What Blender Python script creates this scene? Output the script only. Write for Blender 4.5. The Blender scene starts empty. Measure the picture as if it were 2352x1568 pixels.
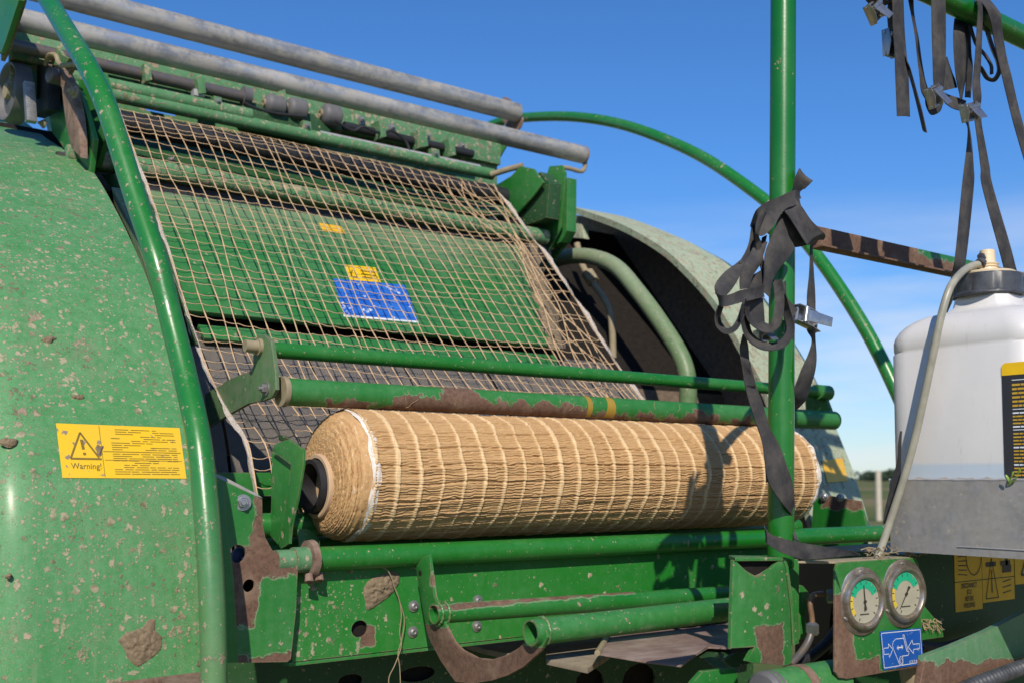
import bpy, bmesh, math, random
import numpy as np
from mathutils import Vector, Matrix
random.seed(7); rng = np.random.default_rng(7)
scene = bpy.context.scene
COL = scene.collection
R = math.radians
# ------------------------------------------------------------------ survey
# The photograph was measured on a 2352 x 1568 grid; the vanishing points of the
# machine (X = across the baler, Y = towards its front, Z = up) give the camera.
FPX, PITCH, VH = 2400.0, R(3.5), 1098.0
PPV = VH - FPX*math.tan(PITCH)
AZ = math.atan2(4450-1176, FPX/math.cos(PITCH))
FW = np.array([math.cos(AZ), math.sin(AZ), 0]); RT = np.array([math.sin(AZ), -math.cos(AZ), 0]); UPV = np.array([0, 0, 1.])
F3 = FW*math.cos(PITCH)+UPV*math.sin(PITCH); U3 = -FW*math.sin(PITCH)+UPV*math.cos(PITCH)
CAM = np.array([-0.894, -1.767, 1.45])
def ray(u, v): return F3+RT*(u-1176)/FPX-U3*(v-PPV)/FPX
def pY(u, v, y): d = ray(u, v); return Vector(CAM+d*((y-CAM[1])/d[1]))
def pX(u, v, x): d = ray(u, v); return Vector(CAM+d*((x-CAM[0])/d[0]))
def pZ(u, v, z): d = ray(u, v); return Vector(CAM+d*((z-CAM[2])/d[2]))
GN = np.array([0, -.72, .69]); GN /= np.linalg.norm(GN)
def pG(u, v, off=0.0):                      # plane of the sloping tailgate
    p0 = np.array([0, .38, 1.66])+GN*off
    d = ray(u, v); return Vector(CAM+d*(((p0-CAM)@GN)/(d@GN)))
def dep(p): return float((np.array(p)-CAM)@F3)
# ------------------------------------------------------------------ objects
def tag(o, label=None, cat=None, group=None, kind=None):
    if label: o['label'] = label
    if cat: o['category'] = cat
    if group: o['group'] = group
    if kind: o['kind'] = kind
    return o
def empty(name, loc, label, cat, group=None):
    o = bpy.data.objects.new(name, None); COL.objects.link(o)
    o.location = loc; o.empty_display_size = .1
    tag(o, label, cat, group); return o
def root_inv(p):
    return Matrix.Translation(-Vector(p.location)) if p.type == 'EMPTY' else Matrix.Identity(4)
def obj(name, bm, mat, parent=None, angle=32, label=None):
    me = bpy.data.meshes.new(name)
    if isinstance(bm, bmesh.types.BMesh):
        bmesh.ops.recalc_face_normals(bm, faces=bm.faces[:])
        bm.to_mesh(me); bm.free()
    else:
        me.from_pydata(*bm)
    me.polygons.foreach_set('use_smooth', [True]*len(me.polygons))
    if angle: me.set_sharp_from_angle(angle=R(angle))
    me.materials.append(mat)
    o = bpy.data.objects.new(name, me); COL.objects.link(o)
    if parent:
        o.parent = parent; o.matrix_parent_inverse = root_inv(parent)
    if label: o['label'] = label
    return o
def catmull(pts, n=8):
    P = [np.array(p, float) for p in pts]
    if len(P) < 3: 
        return [Vector(P[0]+(P[-1]-P[0])*i/n) for i in range(n+1)] if len(P[0]) == 3 else [P[0]+(P[-1]-P[0])*i/n for i in range(n+1)]
    P = [2*P[0]-P[1]]+P+[2*P[-1]-P[-2]]
    out = []
    for i in range(1, len(P)-2):
        a, b, c, d = P[i-1:i+3]
        for k in range(n):
            t = k/n
            out.append(.5*((2*b)+(-a+c)*t+(2*a-5*b+4*c-d)*t*t+(-a+3*b-3*c+d)*t**3))
    out.append(P[-2])
    return [Vector(p) if len(p) == 3 else p for p in out]
def frames(pts):
    pts = [Vector(p) for p in pts]; T = []
    for i in range(len(pts)):
        a = pts[max(i-1, 0)]; b = pts[min(i+1, len(pts)-1)]
        T.append((b-a).normalized())
    n = T[0].orthogonal().normalized(); res = []
    for i, t in enumerate(T):
        n = (n-t*n.dot(t)).normalized(); res.append((pts[i], n, t.cross(n)))
    return res
def ring(bm, p, a, b, r, n): return [bm.verts.new(p+(a*math.cos(2*math.pi*k/n)+b*math.sin(2*math.pi*k/n))*r) for k in range(n)]
def bridge(bm, A, B):
    n = len(A)
    for k in range(n): bm.faces.new((A[k], A[(k+1) % n], B[(k+1) % n], B[k]))
def tube(bm, pts, r, n=20, bore=0.0, wob=0.0):
    """swept round bar; bore > 0 leaves open pipe ends with a visible inside"""
    fr = frames(pts); rr = r if isinstance(r, (list, tuple)) else [r]*len(fr)
    rings = [ring(bm, p, a, b, rad*(1+wob*(random.random()-.5)), n) for (p, a, b), rad in zip(fr, rr)]
    for A, B in zip(rings, rings[1:]): bridge(bm, A, B)
    for end, step in ((0, 1), (-1, -1)):
        p, a, b = fr[end]; t = a.cross(b)*step
        if bore:
            rb = rr[end]*bore
            r1 = ring(bm, p, a, b, rb, n); r2 = ring(bm, p+t*.06, a, b, rb, n)
            bridge(bm, rings[end], r1); bridge(bm, r1, r2); bm.faces.new(r2)
        else:
            rb = rr[end]
            r1 = ring(bm, p-t*rb*.06, a, b, rb*.9, n); bridge(bm, rings[end], r1); bm.faces.new(r1)
    return bm
def plate(bm, poly, ext, bev=.0015, holes=()):
    """sheet-metal plate: outline polygon (3D) extruded by ext, edges eased"""
    vs = [bm.verts.new(Vector(p)) for p in poly]
    ext = Vector(ext); ws = [bm.verts.new(Vector(p)+ext) for p in poly]
    n = len(vs); fs = [bm.faces.new(vs), bm.faces.new(ws[::-1])]
    for k in range(n): fs.append(bm.faces.new((vs[k], ws[k], ws[(k+1) % n], vs[(k+1) % n])))
    if bev:
        es = [e for f in fs[:2] for e in f.edges]
        bmesh.ops.bevel(bm, geom=es, offset=bev, segments=2, affect='EDGES', profile=.6)
    return bm
def box(bm, lo, hi, bev=.002):
    lo, hi = Vector(lo), Vector(hi)
    poly = [(lo.x, lo.y, lo.z), (hi.x, lo.y, lo.z), (hi.x, lo.y, hi.z), (lo.x, lo.y, hi.z)]
    return plate(bm, poly, (0, hi.y-lo.y, 0), bev)
def lathe(bm, prof, p0, axis, n=40, noise=0.0):
    """profile [(along, radius)] spun about axis from p0"""
    axis = Vector(axis).normalized(); a = axis.orthogonal().normalized(); b = axis.cross(a); rs = []
    for s, r in prof:
        rs.append(ring(bm, Vector(p0)+axis*s, a, b, max(r, 1e-4), n))
    for A, B in zip(rs, rs[1:]): bridge(bm, A, B)
    bm.faces.new(rs[0]); bm.faces.new(rs[-1])
    if noise:
        for v in bm.verts: v.co += Vector([(random.random()-.5)*noise for _ in range(3)])
    return bm
def hexbolt(name, p, axis, r, mat, parent, dome=False):
    bm = bmesh.new(); axis = Vector(axis).normalized()
    if dome:
        lathe(bm, [(-.002, r*1.25), (.0015, r*1.25), (.002, r*.95), (r*.55, r*.8), (r*.75, r*.45), (r*.6, r*.3), (r*.4, r*.22)], p, axis, 20)
    else:
        lathe(bm, [(-.002, r*1.5), (.0015, r*1.5)], p, axis, 20)
        lathe(bm, [(.0015, r), (r*.9, r), (r*1.05, r*.85)], p, axis, 6)
        lathe(bm, [(r*1.0, r*.5), (r*1.7, r*.5), (r*1.8, r*.4)], p, axis, 14)
    return obj(name, bm, mat, parent)
def ribbon(bm, rows, plane, t=.0016, n=7, fold=0.0):
    """webbing strap from measured edge pairs (uL,vL,uR,vR[,dL,dR]); plane(u,v,d) puts an edge point at depth offset d"""
    L = catmull([plane(r[0], r[1], r[4] if len(r) > 4 else 0) for r in rows], n)
    Q = catmull([plane(r[2], r[3], r[5] if len(r) > 5 else 0) for r in rows], n)
    m = 4; top, bot = [], []
    for i, (a, b) in enumerate(zip(L, Q)):
        j0, j1 = max(i-1, 0), min(i+1, len(L)-1)
        tt = (L[j1]-L[j0])+(Q[j1]-Q[j0]); w = b-a
        nn = tt.cross(w); nn = nn.normalized() if nn.length > 1e-9 else Vector((0, -1, 0))
        tr, br = [], []
        for k in range(m+1):
            s = k/m; p = a+w*s+nn*(fold*w.length*math.sin(math.pi*s))
            tr.append(bm.verts.new(p+nn*t*.5)); br.append(bm.verts.new(p-nn*t*.5))
        top.append(tr); bot.append(br)
    for i in range(len(top)-1):
        for k in range(m):
            bm.faces.new((top[i][k], top[i][k+1], top[i+1][k+1], top[i+1][k]))
            bm.faces.new((bot[i][k], bot[i+1][k], bot[i+1][k+1], bot[i][k+1]))
        for k in (0, m): bm.faces.new((top[i][k], top[i+1][k], bot[i+1][k], bot[i][k]))
    for i in (0, -1):
        for k in range(m): bm.faces.new((top[i][k], bot[i][k], bot[i][k+1], top[i][k+1]))
    return bm
# ------------------------------------------------------------------ materials
class NT:
    def __init__(s, name):
        s.m = bpy.data.materials.new(name); s.m.use_nodes = True; s.t = s.m.node_tree
        s.b = s.t.nodes['Principled BSDF']; s.co = None
    def n(s, typ, **kw):
        x = s.t.nodes.new(typ)
        for k, v in kw.items(): setattr(x, k, v)
        return x
    def put(s, sock, v):
        if isinstance(v, bpy.types.NodeSocket): s.t.links.new(v, sock)
        elif v is not None: sock.default_value = v if not (isinstance(v, (tuple, list)) and len(v) == 3 and sock.type == 'RGBA') else (*v, 1)
    def coord(s):
        if s.co is None: s.co = s.n('ShaderNodeTexCoord').outputs['Object']
        return s.co
    def math(s, op, a, b=None, c=None, clamp=False):
        x = s.n('ShaderNodeMath', operation=op, use_clamp=clamp)
        s.put(x.inputs[0], a); s.put(x.inputs[1], b)
        if c is not None: s.put(x.inputs[2], c)
        return x.outputs[0]
    def vmath(s, op, a, b=None, scale=None):
        x = s.n('ShaderNodeVectorMath', operation=op); s.put(x.inputs[0], a)
        if b is not None: s.put(x.inputs[1], b)
        if scale is not None: s.put(x.inputs['Scale'], scale)
        return x.outputs['Value'] if op in ('DOT_PRODUCT', 'LENGTH') else x.outputs[0]
    def mix(s, f, a, b):
        x = s.n('ShaderNodeMix', data_type='RGBA'); s.put(x.inputs[0], f); s.put(x.inputs[6], a); s.put(x.inputs[7], b); return x.outputs[2]
    def noise(s, scale, detail=4, rough=.6, vec=None, out='Fac', dist=0):
        x = s.n('ShaderNodeTexNoise'); s.put(x.inputs['Vector'], vec or s.coord())
        x.inputs['Scale'].default_value = scale; x.inputs['Detail'].default_value = detail; x.inputs['Roughness'].default_value = rough; x.inputs['Distortion'].default_value = dist
        return x.outputs[out]
    def stretch(s, v, vec=None):
        return s.vmath('MULTIPLY', vec or s.coord(), v)
    def rng(s, v, a, b, c=0., d=1.):
        x = s.n('ShaderNodeMapRange'); s.put(x.inputs[0], v)
        for i, q in enumerate((a, b, c, d)): s.put(x.inputs[i+1], q)
        return x.outputs[0]
    def splat(s, scale, density, size, warp=.012, seed=0., st=None):
        """round-ish splashes of random size: Voronoi cells with a random radius, edges broken by noise"""
        w = s.vmath('SUBTRACT', s.noise(2.2*scale, 3, .7, out='Color'), (.5, .5, .5))
        v = s.vmath('ADD', s.vmath('ADD', s.coord(), (seed, seed*1.7, -seed)), s.vmath('SCALE', w, scale=warp*95/scale))
        if st: v = s.vmath('MULTIPLY', v, st)
        x = s.n('ShaderNodeTexVoronoi'); s.put(x.inputs['Vector'], v); x.inputs['Scale'].default_value = scale
        c = s.n('ShaderNodeSeparateColor'); s.put(c.inputs[0], x.outputs['Color'])
        on = s.math('GREATER_THAN', density, c.outputs[1]) if not isinstance(density, bpy.types.NodeSocket) else s.math('GREATER_THAN', density, c.outputs[1])
        rad = s.math('MULTIPLY', s.math('MULTIPLY_ADD', s.math('POWER', c.outputs[0], 3.), .85, .2), size)
        return s.math('MULTIPLY', on, s.math('MULTIPLY', s.math('SUBTRACT', rad, x.outputs['Distance']), 14., clamp=True))
    def half(s, zones, amp=.012, nscale=35, gain=600., shift=0.):
        """mask that is 1 inside any zone; a zone is a list of half spaces (nx,ny,nz,d): n.p > d"""
        nz = s.math('MULTIPLY', s.math('SUBTRACT', s.noise(nscale, 4, .62), .5), amp*2.2); tot = None
        for z in zones:
            m = None
            for nx, ny, nz_, d in z:
                e = s.math('MULTIPLY', s.math('ADD', s.math('SUBTRACT', s.vmath('DOT_PRODUCT', s.coord(), (nx, ny, nz_)), d+shift), nz), gain, clamp=True)
                m = e if m is None else s.math('MINIMUM', m, e)
            tot = m if tot is None else s.math('MAXIMUM', tot, m)
        return tot
    def bump(s, h, strength=.4, dist=.002):
        x = s.n('ShaderNodeBump'); x.inputs['Strength'].default_value = strength; x.inputs['Distance'].default_value = dist
        s.put(x.inputs['Height'], h); s.put(s.b.inputs['Normal'], x.outputs[0]); return x
    def fin(s, col, rough=.5, metal=0., spec=.5, coat=0.):
        s.put(s.b.inputs['Base Color'], col); s.put(s.b.inputs['Roughness'], rough); s.put(s.b.inputs['Metallic'], metal)
        s.b.inputs['Specular IOR Level'].default_value = spec
        if coat: s.b.inputs['Coat Weight'].default_value = coat; s.b.inputs['Coat Roughness'].default_value = .24
        return s.m
GREEN = (.005, .140, .012); GREEN_D = (.060, .210, .064); MUD = (.34, .25, .16); RUST = (.150, .070, .042); DUST = (.40, .34, .24)
def rust_color(k):
    a = k.mix(k.rng(k.noise(120, 5, .7), .3, .7), (.085, .044, .029), (.185, .104, .066))
    return k.mix(k.rng(k.noise(25, 3), .5, .75), a, (.225, .150, .100))
def paint(name, base=GREEN, dusty=GREEN_D, dust=.4, mud=.25, mud2=.15, size=.42, speck=.25, rust=None, chips=0., rough=.34, film=None, scale=1., wear=True, coat=0., streaks=0., mudzone=None):
    k = NT(name)
    d = k.rng(k.noise(5*scale, 6, .65), .5-dust*.45, .95-dust*.45)
    d = k.math('MULTIPLY', d, k.rng(k.noise(60*scale, 4, .7), .2, .7))
    d = k.math('ADD', d, dust*.35, clamp=True)
    # rain-washed vertical streaks in the dust
    stv = k.noise(1.0, 4, .6, vec=k.stretch((90*scale, 90*scale, 5*scale)))
    d = k.math('MULTIPLY', d, k.rng(stv, .25, .6, .7, 1.1))
    col = k.mix(d, base, dusty)
    if film:                                  # thicker dust where it settles: (nx,ny,nz,lo,hi)
        fm = k.rng(k.math('ADD', k.vmath('DOT_PRODUCT', k.coord(), film[:3]), k.math('MULTIPLY', k.math('SUBTRACT', k.noise(14, 5), .5), .12)), film[3], film[4])
        col = k.mix(k.math('MULTIPLY', fm, .8), col, k.mix(k.noise(45, 5, .7), (.14, .24, .13), (.33, .32, .22)))
    if streaks:                                # tan runs of dried dirty water, broken up
        sr = k.math('MULTIPLY', k.rng(k.noise(1., 5, .7, vec=k.stretch((55, 55, 4))), .56, .74), k.rng(k.noise(9, 4), .40, .65))
        col = k.mix(k.math('MULTIPLY', sr, streaks), col, (.30, .27, .17))
        gr = k.math('MULTIPLY', k.rng(k.noise(7, 6, .72), .56, .72), k.rng(k.noise(60, 5, .75), .35, .6))
        col = k.mix(k.math('MULTIPLY', gr, .55), col, (.15, .14, .08))
        fm = k.math('MULTIPLY', k.rng(k.noise(420, 3, .7), .52, .66), k.rng(k.noise(12, 5, .7), .36, .62))
        col = k.mix(k.math('MULTIPLY', fm, .45), col, (.36, .33, .22))
    rg = k.math('MULTIPLY_ADD', d, .22, rough)
    h = k.math('MULTIPLY', k.noise(220, 2), .12)
    if speck:
        s3 = k.math('MULTIPLY', k.splat(190*scale, speck, .40, seed=3.1), .75)
        col = k.mix(s3, col, k.mix(.35, MUD, dusty)); h = k.math('ADD', h, s3)
    if mud:
        clump = k.rng(k.noise(5*scale, 6, .68), .36, .66, mud*.05, mud*1.9)
        if mudzone: clump = k.math('ADD', clump, k.math('MULTIPLY', k.half([[mudzone]], .15, 8, 9.), .75))
        s1 = k.math('MAXIMUM', k.splat(70*scale, clump, size), k.splat(165*scale, clump, size*.9, seed=11.3))
        s1 = k.math('MAXIMUM', s1, k.splat(115*scale, clump, size*.85, seed=23.9))
        s1 = k.math('MAXIMUM', s1, k.math('MULTIPLY', k.rng(k.noise(46*scale, 8, .78), .60, .65), k.math('MULTIPLY', k.rng(k.noise(6*scale, 3), .40, .60), k.math('MULTIPLY', clump, .9))))
        cm = k.mix(k.rng(k.noise(31, 3, .6), .36, .52), (.15, .11, .07), k.mix(k.noise(70, 4), (.30, .23, .15), (.50, .41, .29)))
        el = k.math('MAXIMUM', k.splat(90*scale, k.math('MULTIPLY', clump, .55), size*.8, seed=31., st=(1, 1, .28)), k.splat(95*scale, k.math('MULTIPLY', clump, .35), size*.7, seed=41., st=(.3, .3, 1)))
        s1 = k.math('MAXIMUM', s1, k.math('MULTIPLY', el, .85))
        col = k.mix(k.math('MULTIPLY', s1, k.rng(k.noise(110, 5, .75), .28, .58, .42, 1.)), col, cm)
        h = k.math('ADD', h, k.math('MULTIPLY', s1, k.math('ADD', .8, k.noise(260, 3)))); rg = k.math('ADD', rg, k.math('MULTIPLY', s1, .4), clamp=True)
    if mud2:
        s2 = k.splat(27*scale, mud2, size*.75, warp=.02, seed=7.7)
        s2 = k.math('MULTIPLY', s2, k.rng(k.noise(90, 5, .75), .36, .5))
        col = k.mix(s2, col, k.mix(k.noise(60, 4), (.22, .15, .10), (.40, .31, .21))); h = k.math('ADD', h, k.math('MULTIPLY', s2, 1.5))
    if chips:
        cm = k.math('GREATER_THAN', k.noise(16*scale, 6, .62, dist=.4), .74-chips*.2)
        col = k.mix(cm, col, rust_color(k)); rg = k.math('MAXIMUM', rg, k.math('MULTIPLY', cm, .85)); h = k.math('SUBTRACT', h, k.math('MULTIPLY', cm, .6))
    if rust:
        rm = k.half(*rust) if isinstance(rust, tuple) else k.half(rust)
        rim = k.math('MULTIPLY', rm, 1.)
        hz = rust if not isinstance(rust, tuple) else rust[0]
        halo = k.half(hz, amp=.03, nscale=28, gain=70.)
        col = k.mix(k.math('MULTIPLY', halo, .45), col, (.17, .12, .05))
        chip = k.math('SUBTRACT', k.half(*(rust if isinstance(rust, tuple) else (rust,)), shift=-.0022), rm)
        col = k.mix(k.math('MULTIPLY', chip, .38), col, k.mix(k.noise(120, 3), (.30, .30, .22), (.50, .46, .36)))
        col = k.mix(rim, col, rust_color(k)); rg = k.math('MAXIMUM', rg, k.math('MULTIPLY', rm, .85))
        h = k.math('ADD', k.math('SUBTRACT', h, k.math('MULTIPLY', rm, 1.2)), k.math('MULTIPLY', rm, k.noise(300, 4, .7)))
    if wear:                                  # paint rubbed off along sharp edges
        bv = k.n('ShaderNodeBevel', samples=3); bv.inputs['Radius'].default_value = .003
        ge = k.n('ShaderNodeNewGeometry')
        e = k.vmath('DOT_PRODUCT', bv.outputs[0], ge.outputs['Normal'])
        em = k.math('MULTIPLY', k.math('LESS_THAN', e, .93), k.rng(k.noise(55, 4), .42, .5))
        col = k.mix(em, col, k.mix(k.noise(90, 3), RUST, (.30, .22, .16)))
    k.bump(h, .55, .0016)
    return k.fin(col, rg, coat=coat)
def flat(name, c, rough=.6, metal=0., var=.15, nscale=60, bump=.1, c2=None, spec=.5):
    k = NT(name); f = k.noise(nscale, 5, .65)
    c2 = c2 or tuple(x*(1-var) for x in c)
    col = k.mix(k.rng(f, .3, .7), c, c2)
    if bump: k.bump(f, bump, .0015)
    return k.fin(col, rough, metal, spec)
M = {}
M['panel'] = paint('sprayed_green', base=(.012, .180, .026), dusty=(.085, .260, .098), dust=.78, mud=.95, mud2=.34, size=.52, speck=.95, rough=.44, coat=.18, streaks=.6)
M['green'] = paint('worn_green', dust=.35, mud=.10, mud2=.04, speck=.22, size=.38)
M['rail'] = paint('rail_green', base=(.002, .148, .010), dusty=(.06, .21, .06), dust=.28, mud=.30, mud2=.34, speck=.3, film=(0, 0, -1, -1.5, -.8), rough=.26, wear=False, coat=.3)
M['pole'] = paint('pole_green', base=(.003, .125, .006), dusty=(.03, .18, .03), dust=.2, mud=.03, mud2=.03, speck=.10, rough=.27, wear=False, coat=.25)
M['bar'] = paint('bar_green', base=(.003, .140, .009), dusty=(.05, .20, .05), dust=.30, mud=.14, mud2=.10, speck=.28, chips=.07, rough=.32)
M['roller'] = paint('roller_green', dust=.5, mud=.05, mud2=0, speck=.2, chips=.0, rough=.38, wear=False,
    rust=([[(1, 0, 0, .10), (-1, 0, 0, -.60), (0, 0, -1, -1.608)], [(1, 0, 0, .21), (-1, 0, 0, -.30)], [(1, 0, 0, .90), (-1, 0, 0, -1.02), (0, 0, -1, -1.606)], [(1, 0, 0, .75), (-1, 0, 0, -.80), (0, 0, -1, -1.60)], [(1, 0, 0, -.03), (-1, 0, 0, -1.25), (0, 0, -1, -1.591)]], .035, 30))
M['muddy'] = paint('caked_green', base=(.02, .15, .03), dusty=(.10, .23, .11), dust=.8, mud=1.0, mud2=.6, size=.60, speck=.6, rough=.5, scale=.75)
M['gate'] = paint('gate_green', base=(.008, .150, .020), dusty=(.075, .19, .085), dust=.35, mud=.06, mud2=.03, speck=.3, film=(0, 0, 1, 2.03, 2.24), rough=.36)
M['far'] = paint('dusted_green', base=(.10, .23, .12), dusty=(.37, .42, .29), dust=1.1, mud=1.0, mud2=.5, size=.62, speck=.5, rough=.6, scale=.55, streaks=.6)
M['side'] = paint('side_plate_green', dust=.4, mud=.14, mud2=.05, speck=.3, rust=([[(1, 0, -.05, -.280), (0, 0, 1, 1.300)], [(-1, 0, .223, .48), (1, 0, 0, -.254), (0, 0, 1, 1.208), (0, 0, -1, -1.335)], [(0, 0, -1, -1.1585), (1, 0, 0, -.235)], [(1, 0, 0, -.20), (0, 0, 1, 1.285), (0, 0, -1, -1.33)]], .017, 40))
M['front'] = paint('front_panel_green', mudzone=(-1, 0, 0, -.10), base=(.005, .155, .010), dusty=(.06, .215, .06), dust=.30, mud=.10, mud2=.05, speck=.25, rust=([[(1, 0, 0, .005), (-1, 0, 0, -.035), (0, 0, -1, -1.185), (0, 0, 1, 1.15)]], .008, 60))
M['frontmud'] = M['front']
M['hook'] = paint('hook_green', dust=.4, mud=.05, mud2=.0, speck=.2, rust=([[(0, 0, -1, -1.192)], [(0, 0, 1, 1.262), (0, 0, -1, -1.288), (0, -1, 0, .175)]], .012, 40))
M['bracket'] = paint('bracket_green', dust=.5, mud=.12, mud2=.05, speck=.3, rust=([[(1, 0, .35, .835), (-1, 0, .0, -.483), (0, 0, -1, -1.214)]], .012, 50))
M['gaugeplate'] = paint('gauge_plate_green', base=(.006, .13, .014), dust=.35, mud=.04, mud2=.02, speck=.2, rust=([[(0, 0, -1, -1.152), (-1, 0, 0, -.655)], [(-1, 0, -.25, -.880), (0, 0, -1, -1.262)], [(0, 0, -1, -1.128)]], .011, 50))
M['strut'] = paint('strut_green', base=(.03, .16, .05), dusty=(.12, .24, .13), dust=.8, mud=.15, mud2=.1, speck=.3, rust=([[(-.08, 0, -1, -1.208)]], .022, 22))
M['dark'] = paint('shaded_green', base=(.006, .060, .010), dusty=(.04, .09, .04), dust=.35, mud=.10, mud2=.05, speck=.2, rough=.5)  # darkened copy of the green: shade on recessed parts is in the colour
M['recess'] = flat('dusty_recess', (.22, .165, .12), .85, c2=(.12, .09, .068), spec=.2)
M['shade'] = flat('interior_shade', (.010, .0085, .008), .85, c2=(.022, .018, .014), spec=.2)  # near-black stands in for the shade inside holes, gaps and the chamber
M['rust'] = None
k = NT('bare_rust'); k.bump(k.noise(260, 5, .7), .5, .0012); M['rust'] = k.fin(k.mix(k.rng(k.noise(30, 5), .35, .7), rust_color(k), (.26, .18, .14)), .85)
k = NT('rusty_sheet'); k.bump(k.noise(200, 5, .7), .4, .0012); M['rustsheet'] = k.fin(k.mix(k.rng(k.noise(9, 6, .7, vec=k.stretch((1, 2, 1))), .35, .65), (.16, .095, .085), (.30, .23, .20)), .75)
M['angle'] = paint('angle_green', base=(.006, .13, .02), dust=.2, mud=0, mud2=0, speck=.1, rust=([[(-1, 0, 0, -1.356)], [(0, 0, -1, -1.984)], [(1, 0, 0, 1.617)]], .03, 30))
# galvanised pipe
def galv(name, c1, c2, dirt, rough=.5, metal=.35, dscale=9):
    k = NT(name); f = k.noise(5, 7, .7, vec=k.stretch((.8, 5, 5)))
    col = k.mix(k.rng(f, .35, .65), c1, c2)
    v = k.n('ShaderNodeTexVoronoi'); k.put(v.inputs['Vector'], k.coord()); v.inputs['Scale'].default_value = 140
    sp = k.n('ShaderNodeSeparateColor'); k.put(sp.inputs[0], v.outputs['Color'])
    col = k.mix(k.math('MULTIPLY', sp.outputs[0], .22), col, (.42, .42, .43))
    dm = k.rng(k.noise(dscale, 8, .80), .44, .58)
    dk = k.math('MULTIPLY', k.rng(k.noise(dscale*4, 6, .8), .62, .68), .55); col = k.mix(dk, col, (.10, .09, .08))
    col = k.mix(k.math('MULTIPLY', dm, dirt), col, (.31, .275, .22))
    sm = k.splat(120, .22, .38); col = k.mix(k.math('MULTIPLY', sm, .7), col, (.42, .36, .28))
    k.bump(k.noise(90, 4), .12, .001)
    return k.fin(col, k.math('MULTIPLY_ADD', dm, .3, rough), k.math('MULTIPLY', k.math('SUBTRACT', 1., dm), metal))
M['galv'] = galv('galvanised_pipe', (.20, .205, .215), (.44, .44, .44), .55, .36, .45, 16)
M['tray'] = galv('galvanised_tray', (.19, .19, .195), (.26, .26, .265), .40, .55, .15, 6)
M['steel'] = flat('zinc_steel', (.45, .45, .46), .32, .85, .3, 90, .1)
M['bolt'] = flat('dull_bolt', (.32, .31, .30), .45, .6, .35, 90, .15)
M['chrome'] = flat('stainless_bezel', (.50, .45, .40), .36, .85, .35, 55, .2, c2=(.24, .19, .14))
M['rod'] = flat('grey_rod', (.09, .095, .115), .45, .3, .35, 60, .15, c2=(.16, .12, .09))
M['wrod'] = flat('pale_rod', (.42, .41, .42), .5, .2, .3, 40, .1)
M['black'] = flat('black_rubber', (.022, .022, .025), .55, 0, .4, 60, .15)
M['blackp'] = flat('black_plastic', (.030, .032, .037), .42, 0, .3, 50, .1, c2=(.075, .08, .09))
M['belt'] = flat('grey_belt', (.20, .185, .18), .8, 0, .3, 14, .3, c2=(.30, .26, .22))
M['wheel'] = flat('grey_plastic_wheel', (.13, .125, .13), .6, 0, .25, 30, .1)
M['tan'] = flat('dusty_tan', (.33, .27, .17), .75, 0, .3, 30, .2)
M['hosetan'] = flat('cloudy_hose', (.34, .325, .26), .38, 0, .3, 30, .05)
M['cream'] = flat('cream_plastic', (.72, .58, .38), .4, 0, .1, 20, 0)
M['copper'] = flat('copper_pipe', (.33, .20, .13), .5, .4, .4, 60, .1)
M['mud'] = flat('dried_mud', (.25, .185, .115), .95, 0, .5, 140, .9, c2=(.13, .095, .06))
M['straw'] = flat('dry_straw', (.34, .26, .15), .8, 0, .4, 60, .2)
M['card'] = flat('cardboard_core', (.55, .38, .24), .75, 0, .15, 30, .1)
M['white'] = flat('white_edge_yarn', (.80, .76, .72), .7, 0, .25, 160, .5, c2=(.62, .52, .42))
M['leaf'] = flat('seedling_leaf', (.20, .34, .03), .5, 0, .3, 60, .1)
M['plank'] = flat('weathered_board', (.34, .28, .21), .85, 0, .4, 25, .4, c2=(.20, .16, .12))
M['post'] = flat('pale_post', (.52, .46, .36), .8, 0, .2, 8, .1)
k = NT('woven_webbing')
wv = k.n('ShaderNodeTexWave', wave_type='BANDS', bands_direction='Z'); k.put(wv.inputs['Vector'], k.coord()); wv.inputs['Scale'].default_value = 190; wv.inputs['Distortion'].default_value = 1.
k.bump(k.math('ADD', wv.outputs['Fac'], k.noise(500, 2)), .35, .0008)
M['web'] = k.fin(k.mix(k.rng(k.noise(22, 5, .7), .42, .72), (.040, .039, .042), (.098, .088, .078)), .82, spec=.25)
k = NT('jute_yarn'); k.bump(k.noise(1, 2, vec=k.stretch((300, 300, 300))), .4, .001)
M['net'] = k.fin(k.mix(k.rng(k.noise(40, 4), .3, .7), (.60, .42, .25), (.48, .31, .17)), .7)
k = NT('wound_net_fibre')
at = k.n('ShaderNodeAttribute', attribute_name='band'); f = k.noise(1, 5, .7, vec=k.stretch((60, 420, 420)))
c = k.mix(k.rng(f, .3, .7), (.395, .232, .105), (.58, .37, .175))
c = k.mix(k.math('MULTIPLY', at.outputs['Fac'], k.rng(k.noise(1, 3, .6, vec=k.stretch((900, 60, 60))), .35, .6, .25, .9)), c, (.76, .56, .32))
c = k.mix(k.rng(k.noise(6, 4), .45, .7, 0, .25), c, (.30, .16, .07))
k.bump(f, .5, .0012); M['roll'] = k.fin(c, .75, spec=.3)
k = NT('coil_end_fibre')
sx = k.n('ShaderNodeSeparateXYZ'); k.put(sx.inputs[0], k.coord())
rr = k.math('SQRT', k.math('ADD', k.math('POWER', sx.outputs[1], 2.), k.math('POWER', k.math('SUBTRACT', sx.outputs[2], 1.456), 2.)))
an = k.math('ARCTAN2', sx.outputs[1], k.math('SUBTRACT', sx.outputs[2], 1.456))
cb = k.n('ShaderNodeCombineXYZ'); k.put(cb.inputs[0], k.math('MULTIPLY', rr, 330.)); k.put(cb.inputs[1], k.math('MULTIPLY', an, 5.)); k.put(cb.inputs[2], k.math('MULTIPLY', sx.outputs[0], 60.))
f = k.noise(1, 5, .7, vec=cb.outputs[0])
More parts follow.
